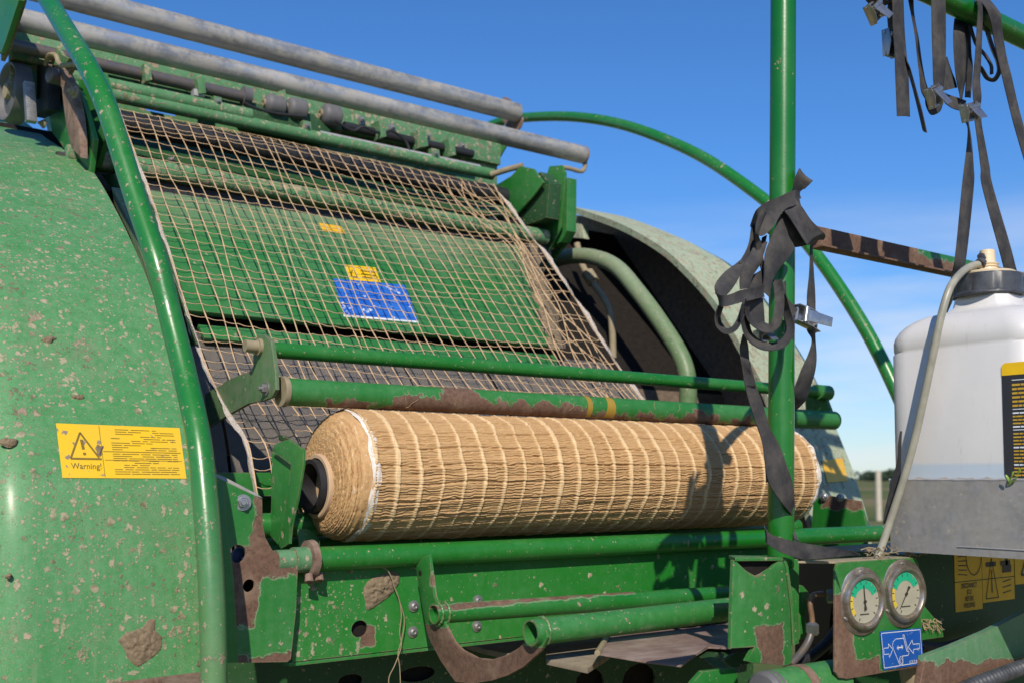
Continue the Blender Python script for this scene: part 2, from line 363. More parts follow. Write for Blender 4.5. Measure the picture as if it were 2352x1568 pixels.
c = k.mix(k.rng(f, .3, .65), (.40, .22, .095), (.60, .38, .18)); c = k.mix(k.rng(k.noise(1.4, 4, .75, vec=cb.outputs[0]), .60, .70), c, (.80, .70, .56))
k.bump(f, .8, .002); M['coil'] = k.fin(c, .8, spec=.3)
k = NT('cloudy_polyethylene')
z = k.n('ShaderNodeSeparateXYZ'); k.put(z.inputs[0], k.coord())
lq = k.rng(z.outputs[2], 1.4715, 1.4785, 1., 0.)
c = k.mix(k.rng(k.noise(6, 4), .3, .7), (.66, .64, .62), (.58, .57, .565)); c = k.mix(k.math('MULTIPLY', lq, .85), c, (.42, .51, .60)); c = k.mix(k.math('MULTIPLY', k.rng(k.noise(1, 5, .7, vec=k.stretch((60, 60, 14))), .60, .72), .35), c, (.40, .36, .30))
c = k.mix(k.rng(z.outputs[2], 1.405, 1.452, .35, 0.), c, (.52, .44, .30))
k.b.inputs['Subsurface Weight'].default_value = .25; k.b.inputs['Subsurface Radius'].default_value = (.03, .03, .03)
k.bump(k.noise(40, 3), .05, .001); M['jug'] = k.fin(c, .42)
def sticker(name, c, mud=.1, c2=None, scratch=0.):
    k = NT(name); col = k.mix(k.rng(k.noise(20, 5), .35, .7), c, c2 or tuple(x*.85 for x in c))
    if mud: col = k.mix(k.splat(75, mud, .42, seed=1.3), col, (.24, .19, .15)); 
    if scratch:
        col = k.mix(k.math('MULTIPLY', k.math('GREATER_THAN', k.noise(30, 7, .75), .60), scratch), col, (.60, .66, .72))
    return k.fin(col, .45)
M['yellow'] = sticker('yellow_vinyl', (.76, .47, .010), .5, (.70, .45, .03)); M['blue'] = sticker('blue_vinyl', (.008, .075, .36), 0, (.012, .10, .42), .25)
M['bluefade'] = sticker('scuffed_blue_vinyl', (.010, .10, .48), 0, (.03, .16, .55), .95); M['yel2'] = sticker('faded_yellow_vinyl', (.75, .42, .01), 0, (.70, .38, .02), .2)
M['yelclean'] = sticker('clean_yellow', (.85, .52, .006), 0); M['ink'] = sticker('black_ink', (.035, .028, .020), .0); M['wornink'] = sticker('grey_worn_ink', (.13, .095, .03), 0); M['fadeink'] = sticker('worn_ink', (.20, .13, .02), 0)
M['inkw'] = sticker('white_print', (.75, .78, .82), 0); M['blacklabel'] = sticker('black_label', (.028, .028, .032), 0); M['inkg'] = sticker('gold_print', (.55, .34, .03), 0)
M['dullyel'] = sticker('dull_yellow_paint', (.36, .23, .03), .5); M['dial'] = sticker('aged_dial', (.36, .34, .26), 0); M['dgreen'] = sticker('dial_green', (.01, .38, .20), 0); M['dyellow'] = sticker('dial_yellow', (.62, .45, .04), 0)
k = NT('gauge_glass'); k.b.inputs['Transmission Weight'].default_value = 1; k.b.inputs['Alpha'].default_value = 1; M['glass'] = k.fin((1, 1, 1), .05)
# =================================================================== SETTING
k = NT('grass_field')
f = k.noise(.9, 6, .6, vec=k.stretch((.05, .05, 1)))
c = k.mix(k.rng(f, .4, .6), (.085, .115, .030), (.17, .155, .060))
tr_ = k.rng(k.noise(1, 3, vec=k.stretch((.02, .02, 1))), .45, .6)
c = k.mix(tr_, c, (.20, .165, .085)); k.bump(k.noise(12, 5), .6, .03); M['field'] = k.fin(c, .9, spec=.1)
bm = bmesh.new(); S = 2500.; N = 90
gv = {}
for i in range(N+1):
    for j in range(N+1):
        x = math.copysign(abs(i/N*2-1)**3, i/N*2-1)*S; y = math.copysign(abs(j/N*2-1)**3, j/N*2-1)*S
        d = math.hypot(x, y); gv[i, j] = bm.verts.new((x, y, .02*math.sin(x*.7)*math.cos(y*.9)+(.9*math.sin(x*.006)*math.sin(y*.005) if d > 40 else 0)))
for i in range(N):
    for j in range(N): bm.faces.new((gv[i, j], gv[i+1, j], gv[i+1, j+1], gv[i, j+1]))
tag(obj('field', bm, M['field'], angle=0), kind='structure')
# ------------------------------------------------------------------ far trees (low dark shelter belt) and a pale post
k = NT('far_foliage'); M['tree'] = k.fin(k.mix(k.noise(2., 5), (.022, .045, .028), (.06, .085, .05)), .9, spec=.1)
M['bark'] = flat('tree_bark', (.10, .07, .05), .9)
def far_tree(u, v_top, dist, w, label):
    d = Vector(ray(u, 1098)); d.z = 0; d.normalize(); base = Vector((CAM[0], CAM[1], 0))+d*dist
    h = (VH-v_top)/FPX*dist/ (1) + 1.45
    t = empty('tree', base, label, 'tree', 'low trees along the horizon')
    b = bmesh.new(); tube(b, [base, base+Vector((.2, .1, h*.35)), base+Vector((0, .2, h*.75))], [h*.05, h*.035, h*.015], 7); obj('trunk', b, M['bark'], t)
    b = bmesh.new(); q = random.Random(int(u))
    side = Vector((-d.y, d.x, 0))
    for _ in range(420):
        a, r_ = q.random()*6.283, q.random()**.5; zz = q.random()
        wid = w*(.35+.65*math.sin(math.pi*min(1, .25+zz*.7)))*(.75+.5*math.sin(a*3+u))
        p = base+side*(math.cos(a)*r_*wid)+d*(math.sin(a)*r_*wid)+Vector((0, 0, h*(.18+.82*zz*(1-.25*r_))))
        s = h*.10*(.5+q.random()); e1 = Vector((q.gauss(0, 1), q.gauss(0, 1), q.gauss(0, 1))).normalized(); e2 = e1.orthogonal().normalized()
        vs = [b.verts.new(p+e1*s), b.verts.new(p+e2*s*.8), b.verts.new(p-e1*s), b.verts.new(p-e2*s*.8)]; b.faces.new(vs)
    obj('crown', b, M['tree'], t)
for u, v, dd, w, lab in ((1996, 1079, 330, 3.6, 'low dark tree on the horizon, left of the pale post'), (2006, 1083, 320, 3.2, 'small dark tree just left of the pale post'),
                         (2032, 1080, 330, 3.5, 'low dark tree on the horizon, just right of the pale post'), (2046, 1076, 330, 4.0, 'taller dark tree between the pale post and the jug'),
                         (2058, 1079, 340, 4., 'dark tree on the horizon beside the jug edge')):
    far_tree(u, v, dd, w, lab)
hd = bmesh.new(); q = random.Random(3)
for i in range(5200):
    u = q.uniform(-400, 2800); d = Vector(ray(u, 1098)); d.z = 0; d.normalize(); D = q.uniform(620, 680)
    p = Vector((CAM[0], CAM[1], 0))+d*D+Vector((0, 0, q.random()*(3.2+1.8*math.sin(u*.02)+1.2*math.sin(u*.11)))); s = q.uniform(.6, 1.5)
    e1 = Vector((q.gauss(0, 1), q.gauss(0, 1), q.gauss(0, 1))).normalized(); e2 = e1.orthogonal()
    hd.faces.new([hd.verts.new(p+e1*s), hd.verts.new(p+e2*s), hd.verts.new(p-e1*s), hd.verts.new(p-e2*s)])
tag(obj('distant_hedge', hd, M['tree'], angle=0), 'long low hedge far off along the horizon', 'hedge', kind='stuff')
d = Vector(ray(2017, 1098)); d.z = 0; d.normalize(); pb = Vector((CAM[0], CAM[1], 0))+d*38
bm = bmesh.new(); tube(bm, [pb+Vector((0, 0, -.2)), pb+Vector((0, 0, 1.2)), pb+Vector((.01, 0, 1.72))], [.105, .10, .095], 12)
tag(obj('post', bm, M['post']), 'pale blurred post standing in the field between baler and jug', 'post')
# =================================================================== ROUND BALER
baler = empty('round_baler', (.7, .6, 0), 'green mud splashed round baler with open net wrap gear and curved side shields', 'round baler')
def P(name, bm, mat, angle=32, label=None, parent=None): return obj(name, bm, M[mat] if isinstance(mat, str) else mat, parent or baler, angle, label)
def lineX(u1, v1, u2, v2, y, z=None):
    a, b = pY(u1, v1, y), pY(u2, v2, y); zz = z if z is not None else (a.z+b.z)/2
    return Vector((a.x, y, zz)), Vector((b.x, y, zz))
# ---- left shield: curved sheet, rounded over to the side
XL = -.25
FLp = [(20, 250), (60, 282), (110, 320), (160, 352), (210, 390), (270, 490), (330, 620), (370, 740), (400, 870), (440, 1040), (460, 1200), (468, 1400), (470, 1580)]
prof = catmull([pX(u, v, XL)[1:] for u, v in FLp], 6); prof = [(float(a), float(b)) for a, b in prof]
prof.append((prof[-1][0]+.005, .95))
def shield(prof_in, prof_out, x_in, x_out, rad, sgn, name, mat, ny=22):
    bm = bmesh.new(); rows = []
    n = len(prof_in)
    for i in range(n):
        a = Vector((0, *prof_in[i])); b = Vector((0, *prof_out[i]))
        j0, j1 = max(i-1, 0), min(i+1, n-1)
        t = Vector((0, prof_in[j1][0]-prof_in[j0][0], prof_in[j1][1]-prof_in[j0][1])).normalized()
        inw = Vector((0, -t.z, t.y)); inw = inw if inw.y > 0 or (inw.y > -.2 and inw.z < 0) else -inw
        row = []
        # inner lip, flat sheet, rounded edge
        row.append(Vector((x_in+sgn*.004, a.y, a.z))+inw*.022)
        for s in np.linspace(0, 1, ny):
            p = a.lerp(b, s); x = x_in+(x_out-x_in)*s; row.append(Vector((x, p.y, p.z)))
        for s in np.linspace(0, 1, 10)[1:]:
            ang = s*math.pi/2; p = b+inw*(rad*(1-math.cos(ang)))
            row.append(Vector((x_out+sgn*rad*math.sin(ang), p.y, p.z)))
        p = b+inw*(rad+.25); row.append(Vector((x_out+sgn*rad, p.y, p.z)))
        rows.append([bm.verts.new(q) for q in row])
    for A, B in zip(rows, rows[1:]):
        for k in range(len(A)-1): bm.faces.new((A[k], A[k+1], B[k+1], B[k]))
    return P(name, bm, mat, 40)
ls = shield(prof, prof, XL, -.515, .10, -1, 'side_shield', 'panel')
ls['label'] = 'mud splashed green shield in the foreground'
def on_shield(u, v):                          # a point on the flat part of the left shield
    d = ray(u, v); best = None
    for (y0, z0), (y1, z1) in zip(prof, prof[1:]):
        nn = np.array([0, z0-z1, y1-y0]); p0 = np.array([0, y0, z0]); den = d@nn
        if abs(den) < 1e-9: continue
        s = ((p0-CAM)@nn)/den; q = CAM+d*s
        if min(z0, z1)-1e-6 <= q[2] <= max(z0, z1)+1e-6 and s > 0 and (best is None or s < best[0]): best = (s, q, nn/np.linalg.norm(nn))
    if best is None: return pY(u, v, .03), Vector((0, -1, 0))
    n = Vector(best[2]); n = n if n.y < 0 else -n
    return Vector(best[1]), n
# bottom rusty flange
bm = bmesh.new(); a, _ = on_shield(340, 1557); b, _ = on_shield(472, 1540)
plate(bm, [a+Vector((-.3, -.004, -.003)), b+Vector((0, -.004, 0)), b+Vector((0, -.004, -.07)), a+Vector((-.3, -.004, -.07))], (0, .004, 0)); P('shield_flange', bm, 'rust')
# warning label (follows the sheet)
def shield_quad(u0, v0, u1, v1, v2, v3, off):  # TL, TR, BR, BL given by pixel rows
    pass
c00, c10, c11, c01 = (128, 972), (412, 983), (428, 1099), (143, 1097)
def LB(s, t): return (c00[0]*(1-s)*(1-t)+c10[0]*s*(1-t)+c11[0]*s*t+c01[0]*(1-s)*t, c00[1]*(1-s)*(1-t)+c10[1]*s*(1-t)+c11[1]*s*t+c01[1]*(1-s)*t)
def lab_patch(bm, s0, t0, s1, t1, off, nx=6, ny=6):
    g = [[None]*(nx+1) for _ in range(ny+1)]
    for j in range(ny+1):
        for i in range(nx+1):
            p, n = on_shield(*LB(s0+(s1-s0)*i/nx, t0+(t1-t0)*j/ny)); g[j][i] = bm.verts.new(p+n*off)
    for j in range(ny):
        for i in range(nx): bm.faces.new((g[j][i], g[j][i+1], g[j+1][i+1], g[j+1][i]))
bm = bmesh.new(); lab_patch(bm, 0, 0, 1, 1, .0012, 16, 12); wl = P('warning_label', bm, 'yellow', parent=ls)
bm = bmesh.new()
def lab_line(bm, s0, t0, s1, t1, w, off=.0018, n=10):
    q0, q1 = np.array([s0*2.35, t0]), np.array([s1*2.35, t1]); dd = (q1-q0)/np.linalg.norm(q1-q0); pp = np.array([-dd[1], dd[0]])*w/2
    pr = None
    for i in range(n+1):
        c = q0+(q1-q0)*i/n; vs = []
        for sg in (-1, 1):
            e = c+pp*sg; p, nn = on_shield(*LB(e[0]/2.35, e[1])); vs.append(bm.verts.new(p+nn*off))
        if pr: bm.faces.new((pr[0], pr[1], vs[1], vs[0]))
        pr = vs
lab_line(bm, .185, .16, .085, .64, .035); lab_line(bm, .185, .16, .315, .62, .035); lab_line(bm, .085, .645, .335, .645, .035)
lab_line(bm, .19, .29, .197, .47, .055); lab_line(bm, .2, .53, .203, .575, .055)
P('warning_triangle', bm, 'fadeink', parent=wl)
bm = bmesh.new(); q = random.Random(5)
lab_line(bm, .345, .02, .345, .98, .010); lab_line(bm, .355, .5, .98, .5, .010); lab_line(bm, .36, .66, .98, .66, .008)
for t in np.arange(.08, .95, .042):
    s = .43 if .2 < t else .47
    while s < .93:
        l = q.uniform(.03, .16)
        if q.random() < .8: lab_line(bm, s, t, min(s+l, .95), t, .011, n=3)
        s += l+q.uniform(.006, .02)
P('fine_print', bm, 'fadeink', parent=wl)
def text_mesh(body, size, to_world, sx=1., align='CENTER', off=.0, bold=0.):
    cu = bpy.data.curves.new('lettering', 'FONT'); cu.body = body; cu.size = size; cu.offset = bold*size; cu.align_x = align; cu.align_y = 'CENTER'; cu.resolution_u = 3
    o = bpy.data.objects.new('lettering', cu); COL.objects.link(o)
    dg = bpy.context.evaluated_depsgraph_get(); me = bpy.data.meshes.new_from_object(o.evaluated_get(dg))
    bpy.data.objects.remove(o); bpy.data.curves.remove(cu)
    vs = [to_world(v.co.x*sx, v.co.y) for v in me.vertices]; fs = [tuple(p.vertices) for p in me.polygons]
    bpy.data.meshes.remove(me); return (vs, [], fs)
def on_label(x, y):
    p, n = on_shield(*LB(.205+x/2.35, .785-y)); return p+n*.0019
P('warning_word', text_mesh('Warning!', .155, on_label), 'wornink', 0, parent=wl)
# ---- right shield
FRi = [(1300, 470), (1330, 480), (1420, 512), (1500, 555), (1560, 602), (1640, 690), (1700, 790), (1750, 880), (1800, 1000), (1840, 1110), (1870, 1220)]
FRo = [(1330, 480), (1440, 500), (1560, 546), (1620, 576), (1680, 611), (1750, 680), (1830, 800), (1880, 890), (1925, 1000), (1960, 1090), (1998, 1215)]
pin = [(float(a), float(b)) for a, b in catmull([pX(u, v, 1.6)[1:] for u, v in FRi], 6)]
pout = [(float(a), float(b)) for a, b in catmull([pX(u, v, 1.95)[1:] for u, v in FRo], 6)]
pin.append((pin[-1][0], 1.0)); pout.append((pout[-1][0]-.01, 1.0))
rs_ = shield(pin, pout, 1.6, 1.95, .02, 1, 'side_shield', 'far', 10); rs_['label'] = 'pale dust covered shield on the far side'
# dark inside of the far shield: its side wall and the chamber wall
bm = bmesh.new(); plate(bm, [Vector((1.93, a+.03, b-.02)) for a, b in pout]+[Vector((1.93, 1.9, 1.0)), Vector((1.93, 1.9, 2.55))], (.006, 0, 0), 0); P('chamber_side', bm, 'recess')
# bent pipes inside the far shield
bm = bmesh.new(); tube(bm, catmull([pX(u, v, 1.42) for u, v in ((1215, 640), (1270, 600), (1340, 588), (1410, 610), (1465, 670), (1520, 745), (1565, 820), (1580, 880), (1578, 960))], 8),   .027, 22); P('bent_pipe', bm, paint('pipe_green', dusty=(.14, .18, .08), dust=.7, mud=.6, mud2=0, speck=.1, film=(0, 1, 0, .35, .75), wear=False))
bm = bmesh.new(); tube(bm, catmull([pX(u, v, 1.50) for u, v in ((1325, 560), (1338, 610), (1365, 655), (1390, 690), (1405, 740), (1410, 900))], 6), [.012]*11+[.012]*20, 12); P('thin_pipe', bm, 'tan')
bm = bmesh.new(); a, b = pX(1350, 628, 1.5), pX(1362, 648, 1.5); tube(bm, [a, b], .024, 8); P('pipe_coupling', bm, 'tan')
bm = bmesh.new(); plate(bm, [pX(u, v, 1.62) for u, v in ((1302, 510), (1335, 515), (1340, 548), (1302, 545))], (.03, 0, 0)); P('shield_bracket', bm, 'far')
# ---- guard rails
GL = [(60, -80), (110, 0), (155, 75), (200, 150), (232, 215), (260, 290), (310, 450), (360, 600), (390, 720), (425, 860), (455, 1000), (470, 1130), (483, 1300), (489, 1450), (491, 1600), (491, 1900)]
bm = bmesh.new(); pts = catmull([pX(u, v, -.33-.09*max(0, min(1, (800-v)/700))) for u, v in GL], 6); tube(bm, pts, .0192, 24)
gl = P('guard_rail', bm, 'rail', label='curved green tube in front of the near shield')
GR = [(1100, 300), (1150, 280), (1200, 271), (1300, 268), (1400, 280), (1500, 310), (1620, 365), (1750, 455), (1820, 520), (1900, 620), (1990, 760), (2060, 900), (2110, 1020)]
bm = bmesh.new(); tube(bm, catmull([pX(u, v, 1.8) for u, v in GR], 6), .0205, 22); P('guard_rail', bm, 'rail', label='curved green tube against the sky')
# ---- tailgate behind the net
def gpoly(pts, off): return [pG(u, v, off) for u, v in pts]
bm = bmesh.new(); plate(bm, gpoly([(318, 432), (1215, 568), (1275, 795), (430, 712)], 0), Vector(-GN)*.012); gate = P('tailgate', bm, 'gate')
bm = bmesh.new(); plate(bm, gpoly([(765, 640), (930, 655), (960, 737), (790, 722)], .0015), Vector(-GN)*.001, 0); bl = P('instruction_label', bm, 'bluefade', parent=gate)
bm = bmesh.new(); plate(bm, gpoly([(789, 722.5), (960, 737.5), (961.5, 741), (790, 727)], .0015), Vector(-GN)*.001, 0); P('label_border', bm, 'inkw', parent=gate)
bm = bmesh.new(); plate(bm, gpoly([(790, 608), (862, 615), (875, 649), (805, 643)], .0015), Vector(-GN)*.001, 0); y1 = P('caution_label', bm, 'yelclean', parent=gate)
bm = bmesh.new(); plate(bm, gpoly([(732, 512), (783, 520), (795, 538), (742, 531)], .0015), Vector(-GN)*.001, 0); P('caution_label', bm, 'yel2', parent=gate)
bm = bmesh.new()
for (a, b, c_, d_) in ((809, 620, 806, 634), (813, 619, 820, 636), (806, 635, 821, 637)):
    p, q_ = pG(a, b, .003), pG(c_, d_, .003); tube(bm, [p, q_], .0012, 6)
for i in range(3):
    p, q_ = pG(828+i*2, 622+i*7, .003), pG(860+i*2, 626+i*7, .003); tube(bm, [p, q_], .0010, 6)
P('label_print', bm, 'fadeink', parent=y1)
bm = bmesh.new(); q = random.Random(21); L_, R_ = [], []
for i in range(25):
    t = i/24; u, v = 1196+(1268-1196)*t, 560+(800-560)*t; L_.append(bm.verts.new(pG(u-6+q.uniform(-7, 7), v+q.uniform(-2, 2), .001))); R_.append((u+30+q.uniform(-4, 9), v))
Mm = [bm.verts.new(pG(1210+(1282-1210)*i/24, 561+(800-561)*i/24, .012+q.uniform(-.004, .006))) for i in range(25)]; Rv = [bm.verts.new(pG(u, v, -.004)) for u, v in R_]
for i in range(24): bm.faces.new((L_[i], L_[i+1], Mm[i+1], Mm[i])); bm.faces.new((Mm[i], Mm[i+1], Rv[i+1], Rv[i]))
P('caked_dirt', bm, 'mud', 0)
# upper ridge tube, the dark joint below it and the lower lip
a, b = pG(340, 388, .012), pG(1185, 535, .012); bm = bmesh.new(); tube(bm, [Vector((-.28, a.y, a.z)), Vector((1.22, a.y, a.z))], .026, 20); P('gate_ridge', bm, 'muddy')
bm = bmesh.new(); a, b = pG(330, 428, -.03), pG(1205, 566, -.03); box(bm, (-.3, a.y-.01, a.z-.03), (1.25, a.y+.09, a.z+.05)); P('gate_seal', bm, 'black')
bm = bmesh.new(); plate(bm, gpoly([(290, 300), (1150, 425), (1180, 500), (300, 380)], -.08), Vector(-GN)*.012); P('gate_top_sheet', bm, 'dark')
for u, v in ((395, 383), (640, 435), (745, 452), (945, 492), (1040, 508), (1130, 520)):
    hexbolt('gate_bolt', pG(u, v-16, -.079), GN, .009, M['bolt'], baler, True)
bm = bmesh.new(); plate(bm, gpoly([(455, 745), (1275, 815), (1285, 850), (470, 775)], -.010), Vector(-GN)*.01); P('gate_lip', bm, 'gate')
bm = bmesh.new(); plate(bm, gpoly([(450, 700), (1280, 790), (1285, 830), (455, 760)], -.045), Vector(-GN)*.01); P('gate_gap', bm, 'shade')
# baling belts below the gate
ybl = [( .60, 1.80), (.50, 1.74), (.42, 1.66), (.34, 1.55), (.30, 1.44), (.28, 1.30)]
pf = catmull([(0, a, b) for a, b in ybl], 5)
for i in range(6):
    x0 = -.34+i*.255; bm = bmesh.new(); rows = []
    for p in pf: rows.append([bm.verts.new((x0+s*.248, p.y+.004*math.sin(s*9+i), p.z)) for s in (0, .25, .5, .75, 1)])
    for A, B in zip(rows, rows[1:]):
        for k_ in range(4): bm.faces.new((A[k_], A[k_+1], B[k_+1], B[k_]))
    bmesh.ops.solidify(bm, geom=bm.faces[:], thickness=.006); P('baling_belt', bm, 'belt')
# dark chamber behind everything
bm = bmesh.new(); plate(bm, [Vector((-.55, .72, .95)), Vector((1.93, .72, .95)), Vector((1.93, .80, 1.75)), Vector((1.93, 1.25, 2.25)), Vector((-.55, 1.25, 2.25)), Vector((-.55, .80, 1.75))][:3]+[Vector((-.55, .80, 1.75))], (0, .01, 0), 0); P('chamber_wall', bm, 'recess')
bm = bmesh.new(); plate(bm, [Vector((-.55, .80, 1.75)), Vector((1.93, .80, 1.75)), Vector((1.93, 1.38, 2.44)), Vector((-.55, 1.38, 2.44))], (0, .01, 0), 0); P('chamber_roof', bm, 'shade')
# ---- top of the gate: beam, rails, rods, rollers and the two galvanised pipes
def topbeam():
    y = 1.165
    zt = pY(640, 212, y).z; zb = pY(700, 345, y).z
    xl = pY(30, 60, y).x; xr = pY(1150, 340, y).x
    bm = bmesh.new(); box(bm, (xl, y, zt-.075), (xr, y+.05, zt)); P('top_beam', bm, 'muddy')
    bm = bmesh.new(); x1 = pY(340, 190, y).x; x2 = pY(412, 215, y).x
    plate(bm, [Vector((xl, y+.02, zb)), Vector((xr, y+.02, zb)), Vector((xr, y+.02, zt-.07)), Vector((x2, y+.02, zt-.07)), Vector((x2, y+.02, zt-.135)), Vector((x1, y+.02, zt-.135)), Vector((x1, y+.02, zt-.07)), Vector((xl, y+.02, zt-.07))], (0, .006, 0)); P('beam_web', bm, 'muddy')
    return zt, zb, xl, xr
zt, zb, xl, xr = topbeam()
for (u1, v1, u2, v2, rr, nm) in ((300, 208, 560, 262, .020, 'feed_rail'), (300, 228, 1120, 398, .019, 'feed_rail')):
    a, b = lineX(u1, v1, u2, v2, 1.10); bm = bmesh.new(); tube(bm, [Vector((-.24, 1.10, a.z)), Vector((b.x+.02, 1.10, a.z))], rr, 16); P(nm, bm, 'muddy')
a, b = lineX(270, 160, 560, 222, 1.13); bm = bmesh.new(); tube(bm, [Vector((-.4, 1.13, a.z)), Vector((b.x, 1.13, a.z))], .0175, 18); P('drive_shaft', bm, 'rod')
a, b = lineX(790, 288, 1085, 356, 1.13); bm = bmesh.new(); tube(bm, [a, b], .014, 16); P('knife_shaft', bm, 'black')
a, b = lineX(735, 312, 1100, 384, 1.10); bm = bmesh.new(); tube(bm, [a, b], .0115, 16); P('feed_rod', bm, 'wrod')
for u, v, r_ in ((612, 238, .031), (662, 247, .033), (742, 262, .034)):
    c_ = pY(u, v, 1.13); bm = bmesh.new(); lathe(bm, [(-.055, r_*.8), (-.05, r_), (-.012, r_), (-.004, r_*.92), (0, r_*.8), (.006, r_*.5)], c_, (-1, 0, 0), 28); o = P('bearing_roller', bm, 'wheel')
    bm = bmesh.new(); lathe(bm, [(.004, r_*.42), (.012, r_*.42), (.012, r_*.2), (.004, r_*.18)], c_, (-1, 0, 0), 20); P('roller_hub', bm, 'tan', parent=o)
for u, v in ((300, 150), (420, 178), (520, 200), (830, 262), (900, 280), (980, 300), (1060, 322)):
    hexbolt('beam_bolt', pY(u, v+14, 1.163), (0, -1, 0), .009, M['bolt'], baler)
for u, v, w_ in ((330, 166, 16), (452, 196, 18), (870, 296, 14), (960, 318, 20), (1030, 338, 14)):
    bm = bmesh.new(); plate(bm, [pY(u, v-20, 1.09), pY(u+w_, v-16, 1.09), pY(u+w_+4, v+18, 1.09), pY(u+6, v+20, 1.09)], (0, .05, 0)); P('rod_clamp', bm, 'muddy')
bm = bmesh.new(); plate(bm, [pY(u, v, 1.10) for u, v in ((446, 203), (470, 208), (470, 224), (446, 219))], (0, .03, 0), .003); P('sensor_box', bm, 'wrod')
for pts_ in (((770, 278), (810, 300), (835, 292), (870, 305), (900, 300)), ((560, 236), (590, 250), (640, 262), (700, 268)), ((900, 300), (930, 322), (940, 350), (925, 362))):
    bm = bmesh.new(); tube(bm, catmull([pY(u, v, 1.095) for u, v in pts_], 5), .0045, 8); P('cable', bm, 'black')
for u, v in ((500, 232), (705, 288), (1000, 352)):
    bm = bmesh.new(); plate(bm, [pY(u-9, v-12, 1.085), pY(u+9, v-8, 1.085), pY(u+12, v+16, 1.085), pY(u-6, v+12, 1.085)], (0, .03, 0)); o = P('rail_bracket', bm, 'muddy'); hexbolt('bracket_bolt', pY(u+1, v+2, 1.084), (0, -1, 0), .006, M['bolt'], o)
c_ = pY(560, 220, 1.13); bm = bmesh.new(); lathe(bm, [(-.02, .026), (.004, .027), (.006, .012)], c_, (-1, 0, 0), 24); P('shaft_collar', bm, 'wheel')
bm = bmesh.new(); plate(bm, [pY(u, v, 1.13) for u, v in ((560, 232), (720, 262), (760, 300), (745, 330), (600, 300), (550, 268))], (0, .04, 0)); P('roller_bracket', bm, 'dark')
bm = bmesh.new(); plate(bm, [pY(u, v, 1.11) for u, v in ((620, 245), (640, 210), (655, 205), (660, 250))], (0, .01, 0)); P('roller_gusset', bm, 'muddy')
# dark spreader roller the net passes over
NTOP = (1.045, 2.395)
bm = bmesh.new(); tube(bm, [Vector((-.20, NTOP[0], NTOP[1]))]+[Vector((-.2+1.36*i/12, NTOP[0], NTOP[1])) for i in range(1, 13)], .030, 24); P('spreader_roller', bm, 'black')
# galvanised pipes
YP = 1.20
a, b = lineX(430, 55, 1188, 267, YP); bm = bmesh.new(); tube(bm, [Vector((-.60, YP, a.z)), Vector((b.x*.5, YP, a.z-.001)), Vector((b.x, YP, a.z))], .0335, 28, bore=.88); P('upper_pipe', bm, 'galv'); PU = Vector((b.x, YP, a.z))
a, b = lineX(300, 103, 1338, 360, YP); bm = bmesh.new(); tube(bm, [Vector((-.36, YP, a.z)), Vector((b.x*.5, YP, a.z)), Vector((b.x, YP, a.z))], .0328, 28, bore=.88); P('lower_pipe', bm, 'galv'); PL = Vector((b.x, YP, a.z))
# end flange of the upper pipe with its ear
bm = bmesh.new(); plate(bm, [pX(u, v, PU.x+.004) for u, v in ((1143, 250), (1147, 232), (1158, 222), (1170, 228), (1195, 258), (1201, 275), (1196, 292), (1186, 302), (1165, 300))], (.006, 0, 0)); fl = P('pipe_flange', bm, 'rust')
bm = bmesh.new(); c_ = pX(1159, 238, PU.x-.001); tube(bm, [c_+Vector((-.002, 0, 0)), c_+Vector((.012, 0, 0))], .008, 14); P('flange_hole', bm, 'wrod', parent=fl)
bm = bmesh.new(); c_ = PL; lathe(bm, [(0, .033), (.008, .033)], c_, (1, 0, 0), 24); fl = P('pipe_flange', bm, 'rust')
bm = bmesh.new(); tube(bm, catmull([pY(u, v, YP) for u, v in ((1345, 365), (1343, 385), (1335, 394), (1310, 388), (1290, 384))], 5), .008, 10, wob=.3); P('pipe_latch', bm, 'tan')
# beam end plates on the right
bm = bmesh.new(); plate(bm, [pX(u, v, xr) for u, v in ((1085, 318), (1162, 336), (1128, 395), (1098, 386))], (.006, 0, 0)); P('beam_end_plate', bm, paint('beam_end', dust=.6, mud=.2, mud2=.1, speck=.3))
bm = bmesh.new(); plate(bm, [pY(u, v, 1.30) for u, v in ((605, 158), (740, 190), (740, 204), (605, 176))], (0, .05, 0)); P('beam_cap', bm, 'pole')
bm = bmesh.new(); plate(bm, [pY(u, v, 1.30) for u, v in ((1040, 262), (1150, 290), (1150, 330), (1040, 312))], (0, .05, 0)); P('beam_cap', bm, 'pole')
# right-hand lever bracket (channel with slotted plate)
XB = 1.14
bm = bmesh.new(); plate(bm, [pX(u, v, XB+.10) for u, v in ((1232, 572), (1195, 500), (1218, 462), (1250, 420), (1262, 382), (1290, 380), (1298, 398), (1288, 520), (1262, 575), (1247, 590))], (.008, 0, 0)); lb = P('lever_bracket', bm, 'green')
bm = bmesh.new(); plate(bm, [pX(u, v, XB+.12) for u, v in ((1290, 420), (1303, 408), (1302, 530), (1288, 556), (1262, 568), (1283, 520))], (.04, 0, 0)); P('lever_quadrant', bm, 'green')
bm = bmesh.new(); plate(bm, [pX(u, v, XB) for u, v in ((1140, 425), (1175, 405), (1195, 382), (1225, 388), (1248, 420), (1225, 450), (1180, 500), (1150, 455))], (.008, 0, 0)); P('lever_bracket', bm, 'green')
bm = bmesh.new(); plate(bm, [pX(u, v, XB+.02) for u, v in ((1195, 440), (1240, 395), (1262, 420), (1255, 500), (1200, 520), (1172, 490))], (.05, 0, 0)); P('bracket_web', bm, 'dark')
bm = bmesh.new(); plate(bm, [pX(u, v, XB+.085) for u, v in ((1232, 440), (1245, 440), (1242, 515), (1224, 512))], (.006, 0, 0)); P('lever', bm, 'rust')
